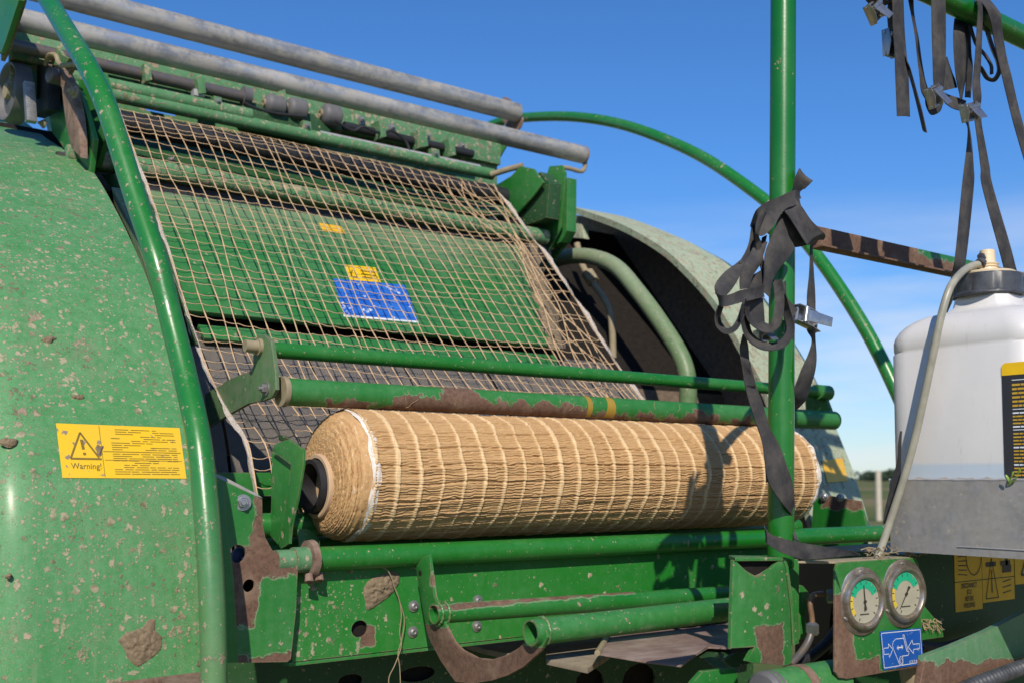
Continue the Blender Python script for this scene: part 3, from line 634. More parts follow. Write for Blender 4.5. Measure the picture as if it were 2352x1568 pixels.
for u, v, s in ((1229, 525, .020), (1216, 488, .013), (1266, 422, .010), (1270, 445, .014)):
    hexbolt('bracket_bolt', pX(u, v, XB+.098), (-1, -.2, .1), s, M['tan'], baler, True)
bm = bmesh.new(); tube(bm, [pX(1128, 402, XB-.03), pX(1165, 390, XB+.0), pX(1200, 381, XB+.02)], .010, 10); P('spring_rod', bm, 'tan')
bm = bmesh.new(); tube(bm, [pX(1228, 500, XB+.095), pX(1205, 536, XB+.095)], .012, 10); P('lever_pin', bm, 'tan')
bm = bmesh.new(); plate(bm, [pX(u, v, XB+.16) for u, v in ((1260, 580), (1305, 548), (1300, 560), (1262, 606))], (.01, 0, 0)); P('bracket_stay', bm, 'green')
# ---- upper-left cluster
XC = -.36
bm = bmesh.new(); plate(bm, [pX(u, v, -.42) for u, v in ((-60, -60), (44, -60), (44, 0), (12, 96), (3, 120), (-60, 130))], (.012, 0, 0)); P('corner_plate', bm, 'green')
bm = bmesh.new(); plate(bm, [pX(u, v, -.405) for u, v in ((44, -8), (52, 0), (14, 118), (2, 140), (2, 112))], (.01, 0, 0)); P('corner_edge', bm, 'rust')
c_ = pX(24, 212, XC); bm = bmesh.new()
lathe(bm, [(0, .016), (.004, .030), (.002, .036), (-.004, .060), (.010, .070), (.012, .076), (-.004, .080), (-.03, .080)], c_, (-1, -.15, 0), 40); wh = P('idler_wheel', bm, 'wheel')
bm = bmesh.new(); lathe(bm, [(0, .022), (.014, .020), (.016, .008)], c_, (-1, -.15, 0), 18); P('wheel_hub', bm, 'tan', parent=wh)
bm = bmesh.new()
for i in range(15):
    v = 194+i*6; p = pX(66+i*.4, v, XC+.02)
    box(bm, p+Vector((-.012, -.012, -.0035)), p+Vector((.012, .012, .0035)), .001)
P('drive_chain', bm, 'bolt')
bm = bmesh.new(); plate(bm, [pX(u, v, XC+.06) for u, v in ((60, 150), (110, 150), (110, 250), (75, 268), (58, 262))], (.03, 0, 0)); P('chain_guard', bm, 'black')
bm = bmesh.new(); plate(bm, [pX(u, v, -.26) for u, v in ((108, 245), (150, 180), (185, 215), (215, 320), (205, 400), (180, 360), (150, 345), (120, 305))], (.012, 0, 0)); P('hinge_plate', bm, 'green')
bm = bmesh.new(); plate(bm, [pX(u, v, -.22) for u, v in ((165, 190), (236, 168), (262, 250), (246, 300), (222, 385), (205, 400), (190, 300))], (.012, 0, 0)); P('hinge_plate', bm, 'green')
bm = bmesh.new(); plate(bm, [pX(u, v, -.285) for u, v in ((101, 146), (131, 150), (152, 178), (165, 195), (172, 235), (178, 262), (183, 312), (184, 362), (164, 342), (152, 293), (145, 240), (143, 200), (120, 168))], (.018, 0, 0), .003); P('hinge_strap', bm, 'rust')
bm = bmesh.new(); plate(bm, [pX(u, v, -.27) for u, v in ((104, 140), (118, 112), (132, 110), (142, 128), (158, 134), (150, 152), (120, 150))], (.01, 0, 0)); P('hinge_lug', bm, 'muddy')
hexbolt('hinge_bolt', pX(172, 212, -.29), (-1, -.2, 0), .010, M['tan'], baler)
hexbolt('hinge_bolt', pX(100, 285, -.30), (-1, -.2, 0), .008, M['tan'], baler)
c_ = pX(113, 172, -.31); bm = bmesh.new(); lathe(bm, [(-.04, .020), (0, .020), (.002, .016), (.004, .006)], c_, (-1, -.3, 0), 18); P('hinge_pin', bm, 'rod')
bm = bmesh.new(); plate(bm, [pX(u, v, -.29) for u, v in ((150, 150), (182, 135), (186, 142), (166, 156), (158, 172))], (.008, 0, 0)); P('hinge_link', bm, 'rust')
bm = bmesh.new(); tube(bm, catmull([pX(u, v, -.3) for u, v in ((105, 150), (112, 128), (128, 128), (140, 150), (180, 146))], 5), .006, 8); P('tie_wire', bm, 'tan')
bm = bmesh.new(); plate(bm, [pX(u, v, -.2) for u, v in ((100, 270), (118, 232), (150, 350), (152, 360), (112, 310))], (.02, 0, 0)); P('hinge_stay', bm, 'green')
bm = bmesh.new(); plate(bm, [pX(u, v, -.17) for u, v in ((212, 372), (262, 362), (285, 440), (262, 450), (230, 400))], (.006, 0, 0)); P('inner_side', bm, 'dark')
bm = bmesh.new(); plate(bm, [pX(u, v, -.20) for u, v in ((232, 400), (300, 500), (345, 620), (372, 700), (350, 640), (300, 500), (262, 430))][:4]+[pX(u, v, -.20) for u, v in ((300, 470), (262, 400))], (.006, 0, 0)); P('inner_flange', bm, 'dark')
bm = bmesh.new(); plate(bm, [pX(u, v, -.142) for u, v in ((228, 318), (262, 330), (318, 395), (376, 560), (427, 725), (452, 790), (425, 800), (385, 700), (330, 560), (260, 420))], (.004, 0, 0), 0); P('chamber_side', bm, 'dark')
bm = bmesh.new(); plate(bm, [pX(u, v, -.235) for u, v in ((256, 430), (275, 452), (330, 600), (390, 800), (405, 880), (386, 800), (300, 545), (262, 470))], (.02, 0, 0)); P('gasket_strip', bm, paint('gasket_green', base=(.03, .10, .04), dusty=(.12, .16, .10), dust=.9, mud=.1, mud2=0, speck=.1))
# ---- net roll press roller, thin rail, end arms
zR = 1.607
bm = bmesh.new(); tube(bm, [Vector((-.112+1.60*i/30, 0, zR)) for i in range(31)], .0252, 26); pr = P('press_roller', bm, 'roller')
bm = bmesh.new()
lathe(bm, [(0, .0275), (.006, .0285), (.010, .0275)], (-.116, 0, zR), (1, 0, 0), 24); P('roller_collar', bm, 'tan', parent=pr)
for x0, w, tl in ((.592, .014, 0), (.655, .017, .008)):                      # yellow paint bands
    bm = bmesh.new(); rows = []
    for i in range(15):
        a_ = math.radians(95+i*10); rows.append([bm.verts.new((x0+s*w+tl*i/8*s-tl*i/10, .0258*math.cos(a_), zR+.0258*math.sin(a_))) for s in (0, 1)])
    for A, B in zip(rows, rows[1:]): bm.faces.new((A[0], A[1], B[1], B[0]))
    P('paint_band', bm, M['dullyel'], parent=pr)
q = random.Random(9)
for i in range(12):
    x = q.choice((q.uniform(.02, .3), q.uniform(.55, .9), q.uniform(.9, 1.3))); a0 = q.uniform(2.2, 3.3); pts = []; sl = q.uniform(-.012, .010); bm = bmesh.new()
    for j in range(7): a_ = a0+j*.13; pts.append(Vector((x+j*sl*.3+.002*math.sin(j*1.4+i), .0258*math.cos(a_), zR+.0258*math.sin(a_))))
    tube(bm, catmull(pts, 4), .0006, 5); P('twine_scrap', bm, 'straw', parent=pr)
bm = bmesh.new(); a, b = lineX(620, 803, 1880, 900, .04); tube(bm, [Vector((a.x, .04, a.z))]+[Vector((a.x+(b.x-a.x)*i/10, .04, a.z)) for i in range(1, 11)], .0150, 20); P('upper_rail', bm, 'bar'); zU = a.z
def T1(x, y): return (459.4+.2344*x, 753.4+.2344*y)
arm = [(530, 130), (560, 75), (620, 60), (690, 120), (715, 280), (735, 420), (740, 600), (700, 680), (620, 705), (470, 735), (300, 830), (80, 970), (60, 800), (45, 640), (210, 555), (250, 520), (380, 460), (500, 430), (525, 380), (520, 250)]
bm = bmesh.new(); plate(bm, [pX(*T1(x, y), -.135) for x, y in arm], (.008, 0, 0), .002); ar = P('roller_arm', bm, paint('arm_green', dusty=(.12, .17, .09), dust=.9, mud=.08, mud2=.05, speck=.3, chips=.12))
c_ = pX(*T1(592, 185), -.135); bm = bmesh.new(); tube(bm, [c_+Vector((-.006, 0, 0)), c_+Vector((.03, 0, 0))], .0155, 22, bore=.72); P('arm_bush', bm, 'tan', parent=ar)
hexbolt('arm_bolt', pX(*T1(648, 592), -.136), (-1, 0, 0), .0085, M['bolt'], ar)
# far end arm, tubes' right ends
xe = 1.50
bm = bmesh.new(); plate(bm, [pX(u, v, xe) for u, v in ((1848, 895), (1868, 882), (1888, 890), (1908, 945), (1915, 965), (1900, 985), (1850, 982), (1852, 930))], (.012, 0, 0), .003); P('roller_arm', bm, paint('far_arm', dust=.5, mud=.1, mud2=.1, speck=.2, chips=.25))
c_ = Vector((xe-.03, .04, zU)); bm = bmesh.new(); tube(bm, [c_, c_+Vector((.05, 0, 0))], .021, 18); P('arm_boss', bm, 'green')
# ---- roll cradle: side finger, low tube, front panel
def T7(x, y): return (459.4+.2051*x, 964.6+.2051*y)
bm = bmesh.new(); plate(bm, [pX(*T7(x, y), -.118) for x, y in ((800, 350), (1015, 512), (1008, 640), (950, 1000), (890, 1330), (870, 1390), (750, 1250), (790, 1100), (800, 1000))], (.005, 0, 0)); P('roll_finger', bm, 'green')
bm = bmesh.new(); plate(bm, [pX(*T7(x, y), -.128) for x, y in ((800, 340), (840, 265), (985, 208), (1155, 328), (1152, 500), (1090, 880), (1010, 1180), (1000, 1380), (905, 1440), (880, 1400), (950, 1000), (1010, 640), (1022, 490), (812, 345))], (.005, 0, 0)); P('roll_finger', bm, 'bracket')
bm = bmesh.new(); plate(bm, [pX(*T7(x, y), -.10) for x, y in ((875, 160), (935, 170), (985, 205), (905, 230), (878, 225))], (.005, 0, 0)); P('finger_tip', bm, 'dark')
ZL = 1.311
bm = bmesh.new(); xa, xb = pY(690, 1276, -.1).x, pY(2040, 1224, -.1).x
tube(bm, [Vector((xa+(xb-xa)*i/20, -.1, ZL-.0003*i)) for i in range(21)], .0212, 26); lt = P('cradle_tube', bm, 'bar')
bm = bmesh.new(); tube(bm, [Vector((-.134, -.1, ZL)), Vector((-.105, -.1, ZL))], .0222, 24, bore=.84); P('tube_end', bm, 'muddy', parent=lt)
bm = bmesh.new(); lathe(bm, [(-.008, .026), (-.008, .033), (.004, .034), (.006, .026)], (-.100, -.1, ZL), (1, 0, 0), 28, .0012); P('tube_collar', bm, 'rust', parent=lt)
for dx, dy in ((-.112, -.118), (-.090, -.112)):
    bm = bmesh.new(); tube(bm, [Vector((dx, dy, ZL-.024)), Vector((dx-.002, dy-.006, ZL-.036))], [.006, .008], 10, wob=.3); P('collar_lug', bm, 'rust', parent=lt)
# second tube behind, under the roll
bm = bmesh.new(); tube(bm, [Vector((-.13, .10, 1.318)), Vector((1.45, .10, 1.318))], .0212, 20); P('cradle_tube', bm, 'bar')
# front panel with round hole
def holed(bm, poly, ext, holes, n=24):
    """plate with round holes: outline filled by triangles around the hole rings, then thickened"""
    es = []
    def loop(ps):
        vs = [bm.verts.new(p) for p in ps]
        for k_ in range(len(vs)): es.append(bm.edges.new((vs[k_], vs[(k_+1) % len(vs)])))
    loop(poly)
    a = (Vector(poly[1])-Vector(poly[0])).normalized(); nn = Vector(ext).normalized(); b = nn.cross(a)
    for c_, r1, r2 in holes: loop([Vector(c_)+a*r1*math.cos(2*math.pi*k_/n)+b*r2*math.sin(2*math.pi*k_/n) for k_ in range(n)])
    bmesh.ops.triangle_fill(bm, edges=es, use_beauty=True)
    r_ = bmesh.ops.extrude_face_region(bm, geom=bm.faces[:])
    bmesh.ops.translate(bm, vec=Vector(ext), verts=[g for g in r_['geom'] if isinstance(g, bmesh.types.BMVert)])
YF = -.086
bm = bmesh.new(); c_ = pY(826, 1443, YF); box(bm, (c_.x-.05, YF+.012, 1.14), (c_.x+.06, YF+.016, 1.25)); P('hole_shade', bm, 'shade')  # near-black sheet added behind the round hole to paint its shade
bm = bmesh.new(); hc = pY(826, 1443, YF)
holed(bm, [(-.125, YF, 1.137), (1.12, YF, 1.137), (1.12, YF, 1.294), (-.125, YF, 1.294)], (0, .005, 0), [((hc.x, YF, hc.z), .0165, .0150)]); fp = P('front_panel', bm, 'front')
bm = bmesh.new(); box(bm, (-.13, YF+.002, 1.129), (1.12, YF+.06, 1.136)); P('panel_flange', bm, 'green')
for u, v in ((950, 1391), (948, 1450), (1097, 1378), (1095, 1437)):
    hexbolt('button_bolt', pY(u, v, YF-.001), (0, -1, 0), .0085, M['bolt'], fp, True)
# left side plate with holes
bm = bmesh.new()
def T2(x, y): return (459.4+.3264*x, 1056.6+.3264*y)
YS = -.115
sp_ = [pY(u, v, YS) for u, v in ((492, 1092), (584, 1136), (602, 1146), (603, 1205), (610, 1235), (625, 1262), (646, 1276), (684, 1300), (680, 1400), (668, 1512), (660, 1519), (531, 1521), (505, 1300))]
def hole(u, v, ru, rv): c_ = pY(u, v, YS); k_ = dep(c_)/FPX; return (c_, ru*k_*1.6, rv*k_)
holed(bm, sp_, (0, .006, 0), [hole(546, 1271, 13, 21), hole(572, 1344, 9, 15)]); sd = P('side_plate', bm, 'side')
hexbolt('stud_bolt', pY(558, 1153, YS-.001), (-.3, -1, 0), .009, M['steel'], sd)
bm = bmesh.new(); c_ = pY(549, 1276, YS+.035); lathe(bm, [(0, .015), (.006, .014), (.010, .006)], c_, (0, -1, 0), 18); P('blue_plug', bm, flat('dull_blue_plug', (.010, .022, .085), .6), parent=sd)
bm = bmesh.new(); plate(bm, [pY(u, v, YS-.03) for u, v in ((498, 1100), (513, 1112), (537, 1330), (549, 1521), (522, 1521), (505, 1330))], (0, .004, 0)); P('plate_fold', bm, 'green')
bm = bmesh.new(); box(bm, (-.33, -.10, 1.0), (-.255, .02, 1.12)); P('foot_block', bm, 'rust')
bm = bmesh.new(); plate(bm, [pY(u, v, .02) for u, v in ((684, 1215), (705, 1212), (725, 1225), (735, 1240), (735, 1300), (690, 1300))], (0, .005, 0)); P('cradle_stop', bm, 'hook')
# cross beams and dark bits between shield and net
bm = bmesh.new(); box(bm, (-.27, .20, 1.415), (.2, .26, 1.462)); P('cross_beam', bm, paint('beam_green', dust=.4, mud=.1, mud2=0, speck=.2, chips=.2))
bm = bmesh.new(); box(bm, (-.27, .27, 1.33), (.2, .30, 1.41)); P('cross_beam', bm, 'green')
bm = bmesh.new(); tube(bm, [Vector((-.27, .05, 1.365)), Vector((.3, .05, 1.365))], .022, 18); P('cross_tube', bm, 'green')
bm = bmesh.new(); plate(bm, [pY(u, v, -.09) for u, v in ((492, 1086), (512, 1092), (590, 1133), (606, 1144), (585, 1137), (510, 1110), (492, 1100))], (0, .02, 0)); P('plate_edge', bm, 'galv')
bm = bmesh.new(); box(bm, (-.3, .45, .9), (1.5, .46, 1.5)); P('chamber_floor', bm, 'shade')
# lower frame rail in the shade with slots
YB = .13
def slot(u, v, w, h): c_ = pY(u, v, YB); return (c_, w, h)
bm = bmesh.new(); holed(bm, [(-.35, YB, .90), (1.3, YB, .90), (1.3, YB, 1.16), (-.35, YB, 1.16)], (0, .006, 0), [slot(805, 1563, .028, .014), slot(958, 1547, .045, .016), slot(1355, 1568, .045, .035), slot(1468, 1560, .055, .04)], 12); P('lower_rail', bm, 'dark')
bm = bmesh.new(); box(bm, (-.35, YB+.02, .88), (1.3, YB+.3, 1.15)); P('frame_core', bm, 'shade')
# spare-roll cradle: hook plate and two tubes
def T3(x, y): return (918.75+.2344*x, 1240.3+.2344*y)
hk = [(160, 250), (215, 170), (285, 130), (300, 280), (330, 550), (370, 640), (440, 830), (520, 1000), (600, 1080), (750, 1160), (900, 1175), (1050, 1130), (1150, 1060), (1215, 1000), (1310, 1010), (1380, 870), (1430, 880), (1440, 950), (1380, 1080), (1200, 1240), (1050, 1320), (900, 1370), (700, 1400), (540, 1390), (400, 1180), (300, 1000), (260, 900), (190, 480), (155, 300)]
XH = .095
bm = bmesh.new(); plate(bm, [pX(*T3(x, y), XH) for x, y in hk], (.006, 0, 0)); hp = P('hook_plate', bm, 'hook')
c_ = pX(*T3(200, 318), XH); bm = bmesh.new(); tube(bm, [c_+Vector((-.001, 0, 0)), c_+Vector((.002, 0, 0))], .005, 12); P('hook_hole', bm, 'shade', parent=hp)
def open_tube(u, v, u2, v2, x, r_, mat):
    a = pX(u, v, x); b = pY(u2, v2, a.y); bm = bmesh.new(); tube(bm, [a+(b-a)*i/8 for i in range(9)], r_, 24, bore=.84); return P('cradle_rail', bm, mat)
open_tube(996, 1409, 1700, 1361, XH-.012, .0175, paint('rail_rusty', dust=.3, mud=.1, mud2=.0, speck=.2, rust=([[(0, 0, 1, 1.222), (0, 0, -1, -1.230), (-1, 0, 0, -.55)]], .006, 30)))
open_tube(1218, 1452, 1690, 1396, XH-.012, .0205, paint('rail_dusty', dust=.55, mud=.25, mud2=.1, speck=.3, film=(0, -.35, -1, -1.03, -1.01)))
def weld(c, axis, r_, nm='weld_bead', par=None):
    bm = bmesh.new(); axis = Vector(axis).normalized(); a_ = axis.orthogonal().normalized(); b_ = axis.cross(a_); pts = [Vector(c)+(a_*math.cos(t)+b_*math.sin(t))*(r_+.0006*math.sin(t*9)) for t in np.linspace(0, 6.283, 49)]
    tube(bm, pts, [.0026+.0006*math.sin(i*1.9) for i in range(49)], 7); return P(nm, bm, 'bracket', parent=par)
weld((XH-.004, pX(996, 1409, XH-.012).y, pX(996, 1409, XH-.012).z), (1, 0, 0), .0185, par=hp); weld((XH+.010, pX(996, 1409, XH-.012).y, pX(996, 1409, XH-.012).z), (1, 0, 0), .0185, par=hp)
weld((XH+.010, pX(1218, 1452, XH-.012).y, pX(1218, 1452, XH-.012).z), (1, 0, 0), .0215, par=hp)
weld((-.124, .04, zU), (1, 0, 0), .0158, par=ar)
# rusty shelf sheet and boards lying on the frame
bm = bmesh.new(); plate(bm, [pZ(u, v, 1.112) for u, v in ((1401, 1452), (1602, 1428), (1690, 1418), (1690, 1487), (1625, 1483), (1600, 1500), (1564, 1527), (1480, 1517), (1372, 1499))], (0, 0, -.004)); P('rusty_shelf', bm, 'rustsheet')
bm = bmesh.new(); a, b = pZ(1401, 1452, 1.114), pZ(1372, 1499, 1.114); tube(bm, [a, b], .006, 8); P('shelf_lip', bm, 'tan')
bm = bmesh.new(); plate(bm, [pZ(u, v, 1.10) for u, v in ((1590, 1495), (1640, 1478), (1700, 1490), (1700, 1540), (1640, 1530))], (0, 0, -.004)); P('shelf_rib', bm, 'dark')
pl_ = empty('plank', pZ(1150, 1478, 1.10), 'grey split board lying under the hook plate', 'plank')
bm = bmesh.new(); plate(bm, [pZ(u, v, 1.10) for u, v in ((1070, 1476), (1110, 1470), (1245, 1458), (1250, 1480), (1180, 1502), (1110, 1488))], (0, 0, -.012), .002); obj('board', bm, M['plank'], pl_)
pl_ = empty('plank', pZ(1340, 1470, 1.085), 'pale broken board tucked beneath the rusty shelf', 'plank')
bm = bmesh.new(); plate(bm, [pZ(u, v, 1.085) for u, v in ((1250, 1474), (1395, 1456), (1400, 1500), (1350, 1532), (1255, 1512))], (0, 0, -.012), .002); obj('board', bm, M['plank'], pl_)
# ---- pole, bracket at its foot and the rack bars
PY_ = -.60
pt, pb_ = pY(1799, 0, PY_), pY(1793, 1300, PY_); pt = pb_+(pt-pb_)*((pY(2250, 38, PY_-.03).z-pb_.z)/(pt.z-pb_.z))
bm = bmesh.new(); tube(bm, [pt+(pb_-pt)*i/14 for i in range(15)], .0221, 32); P('rack_pole', bm, 'pole')
def T4(x, y): return (1378.1+.2578*x, 1194.4+.2578*y)
bk = [(1190, 350), (1215, 360), (1250, 400), (1300, 445), (1350, 485), (1400, 505), (1450, 485), (1520, 430), (1590, 360), (1625, 347), (1650, 420), (1690, 800), (1715, 1240), (1700, 1275), (1665, 1295), (1545, 1280), (1360, 1270), (1300, 1250), (1390, 1115), (1165, 1145), (1175, 800)]
YK = -.640
bm = bmesh.new(); plate(bm, [pY(*T4(x, y), YK) for x, y in bk], (0, .007, 0)); br = P('pole_bracket', bm, 'bracket')
bm = bmesh.new(); a = [pY(*T4(x, y), YK) for x, y in ((1625, 347), (1650, 420), (1690, 800), (1710, 1110))]
plate(bm, [p+Vector((.004, 0, 0)) for p in a]+[p+Vector((.006, .075, 0)) for p in a[::-1]], (.006, 0, 0)); P('bracket_flange', bm, 'bracket', parent=br)
bm = bmesh.new(); a, b = pY(*T4(1195, 345), YK), pY(*T4(1622, 342), YK)
plate(bm, [a+Vector((0, -.002, .003)), b+Vector((0, -.002, .003)), b+Vector((0, .04, .003)), a+Vector((.032, .04, .003))], (0, 0, -.006)); P('bracket_top', bm, 'bracket', parent=br)
bm = bmesh.new(); box(bm, (a.x+.008, YK+.010, 1.175), (b.x-.004, YK+.016, a.z-.004)); P('bracket_shade', bm, 'shade', parent=br)  # near-black fill: the shade in the notch is put into its colour
bm = bmesh.new(); plate(bm, [pY(*T4(x, y), YK+.03) for x, y in ((1600, 345), (1765, 342), (1775, 365), (1775, 1095), (1725, 1112), (1600, 1112))], (0, .006, 0)); P('bracket_plate', bm, 'bracket', parent=br)
bm = bmesh.new(); plate(bm, [pY(*T4(x, y), -.585) for x, y in ((1775, 570), (1810, 580), (1880, 660), (1840, 720), (1830, 1050), (1775, 1060))], (0, .006, 0)); P('bracket_ear', bm, 'green')
bm = bmesh.new(); plate(bm, [pY(*T4(x, y), YK+.09) for x, y in ((1100, 1250), (1180, 1190), (1380, 1110), (1360, 1270), (1300, 1275), (1200, 1330))], (0, .006, 0)); P('bracket_gusset', bm, 'dark')
# round cross member at the bottom with black plug
bx = pY(1712, 1560, -.53); zc = 1.112
bm = bmesh.new(); tube(bm, [Vector((.418, -.66, zc)), Vector((.59, -.66, zc))], .036, 30); P('cross_member', bm, paint('member_green', dust=.85, mud=.15, mud2=.2, speck=.3, chips=.05))
bm = bmesh.new(); lathe(bm, [(-.012, .0365), (.004, .0355), (.010, .030), (.012, .01)], (.416, -.66, zc), (-1, 0, 0), 28); P('tube_plug', bm, 'wheel')
bm = bmesh.new(); lathe(bm, [(-.010, .0372), (.010, .0372)], (.495, -.66, zc), (1, 0, 0), 30); P('member_weld', bm, 'rust')
bm = bmesh.new(); plate(bm, [pY(u, v, -.58) for u, v in ((1590, 1568), (1615, 1540), (1690, 1532), (1700, 1590), (1590, 1590))], (0, .01, 0)); P('member_bracket', bm, 'green')
# rusty angle bar and top bar, both running along X
z0 = 1.974; YA = -.35
a, b = pY(1850, 558, YA), pY(2500, 0, YA)
bm = bmesh.new(); box(bm, (.95, YA, z0-.0238), (2.0, YA+.004, z0+.0238), .001); box(bm, (.95, YA-.030, z0-.0285), (2.0, YA+.004, z0-.0242), .001); P('angle_bar', bm, 'angle')
bm = bmesh.new(); tube(bm, [Vector((.535, -.585, 1.885)), Vector((.965, -.345, z0))], .012, 10); P('bar_stub', bm, 'rust')
zt_ = pY(2250, 38, PY_-.03).z
bm = bmesh.new(); tube(bm, [Vector((.51+i*.1, PY_-.03, zt_)) for i in range(13)], .0228, 28); P('rack_bar', bm, 'pole')
# ---- galvanised tray
mnz = lambda i: .5+.5*math.sin(i*1.7)*math.sin(i*.43+1)
XT, Y0, Y1 = .75, -.662, -1.20
zb_, zt2 = 1.322, 1.447
bm = bmesh.new(); box(bm, (XT, Y1, zb_), (XT+.003, Y0, zt2), .001); tr = P('jug_tray', bm, 'tray')
bm = bmesh.new(); box(bm, (XT+.0035, Y0-.003, zb_), (1.66, Y0, zt2), .001); P('tray_end', bm, 'tray', parent=tr)  # tray depth is extended, mostly unseen, to keep sun off the housing labels
bm = bmesh.new(); box(bm, (XT+.0035, Y1, zb_), (1.66, Y0-.0035, zb_+.003), .001); P('tray_floor', bm, 'tray', parent=tr)
bm = bmesh.new(); box(bm, (1.657, Y1, zb_+.0035), (1.66, Y0-.0035, zt2), .001); P('tray_back', bm, 'tray', parent=tr)
bm = bmesh.new(); box(bm, (XT+.0035, Y1, zb_+.0035), (1.6535, Y1+.003, zt2), .001); P('tray_end', bm, 'tray', parent=tr)
bm = bmesh.new(); tube(bm, [Vector((XT-.001, Y1, zb_+.014)), Vector((XT-.001, -.80, zb_+.0145)), Vector((XT-.001, -.79, zb_+.014))], .0010, 6); P('tray_crease', bm, 'wrod', parent=tr)
q = random.Random(8); bm = bmesh.new(); tube(bm, [Vector((XT+.0015, Y0-.55*i/60, zt2+.0005+.0008*q.random())) for i in range(61)], [.0022+.0006*q.random() for i in range(61)], 8); P('tray_rim', bm, 'wrod', parent=tr)
bm = bmesh.new(); ra, rb = [], []
for i in range(61):
    y = Y0-.006-.50*i/60; ra.append(bm.verts.new((XT+.0045, y, zt2-.001+.0045*mnz(i)))); rb.append(bm.verts.new((XT+.024, y, zt2+.0015+.005*mnz(i+40))))
for i in range(60): bm.faces.new((ra[i], ra[i+1], rb[i+1], rb[i]))
P('tray_dirt', bm, 'straw', 0, parent=tr)
# ---- gauge panel
YG = -.70
gp = [(1919, 1310), (1923, 1294), (1935, 1290), (2095, 1280), (2106, 1283), (2111, 1296), (2113, 1400), (2118, 1440), (2120, 1520), (2112, 1530), (1945, 1558), (1928, 1556), (1919, 1542)]
bm = bmesh.new(); plate(bm, [pY(u, v, YG) for u, v in gp], (0, .005, 0), .0015); gpl = P('gauge_panel', bm, 'gaugeplate')
a, b = pY(1925, 1291, YG), pY(2104, 1281, YG)
bm = bmesh.new(); plate(bm, [a+Vector((-.004, .004, .002)), b+Vector((0, .004, .002)), b+Vector((0, .05, .002)), a+Vector((-.045, .045, .002))], (0, 0, -.004)); P('panel_top', bm, 'tan', parent=gpl)
bm = bmesh.new(); plate(bm, [pY(u, v, YG+.012) for u, v in ((2108, 1372), (2165, 1440), (2168, 1462), (2112, 1470))], (0, .005, 0)); P('panel_gusset', bm, 'bracket', parent=gpl)
def gauge(u, v, hz, needle_deg, lab):
    c_ = pY(u, v, YG); rz = hz*dep(c_)/FPX; nrm = Vector((-.10, -1, .0)).normalized(); c_ = c_+Vector((0, -.001, 0))
    ax = Vector((1, -.10, 0)).normalized(); az = Vector((0, 0, 1))
    bm = bmesh.new(); lathe(bm, [(0, rz), (.0025, rz*1.0), (.004, rz*.97), (.0045, rz*.85), (.009, rz*.84), (.0125, rz*.81), (.0135, rz*.77), (.0130, rz*.70), (.010, rz*.66), (.006, rz*.64), (.0055, .001)], c_, nrm, 48)
    g = P('pressure_gauge', bm, 'chrome', 40, lab)
    bm = bmesh.new(); o0 = c_+nrm*.0066; R0 = rz*.635
    vs = [bm.verts.new(o0+(ax*math.cos(t)+az*math.sin(t))*R0) for t in np.linspace(0, 2*math.pi, 41)[:-1]]; bm.faces.new(vs); P('dial', bm, 'dial', 0, parent=g)
    def arc(t0, t1, r0, r1, off, mat, nm):
        bm = bmesh.new(); pr_ = None; o1 = c_+nrm*off
        for t in np.linspace(R(t0), R(t1), 20):
            w = [bm.verts.new(o1+(ax*math.cos(t)+az*math.sin(t))*R0*r_) for r_ in (r0, r1)]
            if pr_: bm.faces.new((pr_[0], pr_[1], w[1], w[0]))
            pr_ = w
        P(nm, bm, mat, 0, parent=g)
    arc(25, 160, .60, .97, .0071, 'dgreen', 'green_zone'); arc(161, 222, .74, .97, .0071, 'dyellow', 'yellow_zone')
    bm = bmesh.new(); o1 = c_+nrm*.0074
    for t in range(-40, 260, 24):
        d_ = ax*math.cos(R(t))+az*math.sin(R(t)); tube(bm, [o1+d_*R0*.80, o1+d_*R0*.93], .0006, 5)
    for i in range(4):
        p = o1+ax*(R0*(-.28+i*.15))-az*R0*.58; tube(bm, [p, p+ax*R0*.11], .0010, 5)
    P('dial_marks', bm, 'ink', parent=g)
    bm = bmesh.new(); t = R(needle_deg); d_ = ax*math.cos(t)+az*math.sin(t); e_ = ax*math.sin(t)-az*math.cos(t); o2 = c_+nrm*.0090
    plate(bm, [o2-d_*R0*.38+e_*.0028, o2-d_*R0*.40-e_*.0028, o2-d_*R0*.12-e_*.0010, o2+d_*R0*.78-e_*.0004, o2+d_*R0*.78+e_*.0004, o2-d_*R0*.12+e_*.0010], nrm*.0006, 0)
    lathe(bm, [(0, .0028), (.0015, .0026)], o2, nrm, 14); P('needle', bm, 'ink', parent=g)
    for t in (92, 212, 332):
        bm = bmesh.new(); d_ = ax*math.cos(R(t))+az*math.sin(R(t)); lathe(bm, [(.004, .0030), (.0075, .0028), (.0078, .0012)], c_+d_*rz*.88, nrm, 12); P('flange_screw', bm, 'steel', parent=g)
    bm = bmesh.new(); lathe(bm, [(0, R0*1.03), (.001, R0*1.0), (.0016, .001)], c_+nrm*.0115, nrm, 40)
    return g
gauge(1976, 1379, 78, 95, 'gauge whose needle points straight up'); gauge(2071, 1361, 78, 236, 'gauge whose needle points down to the left')
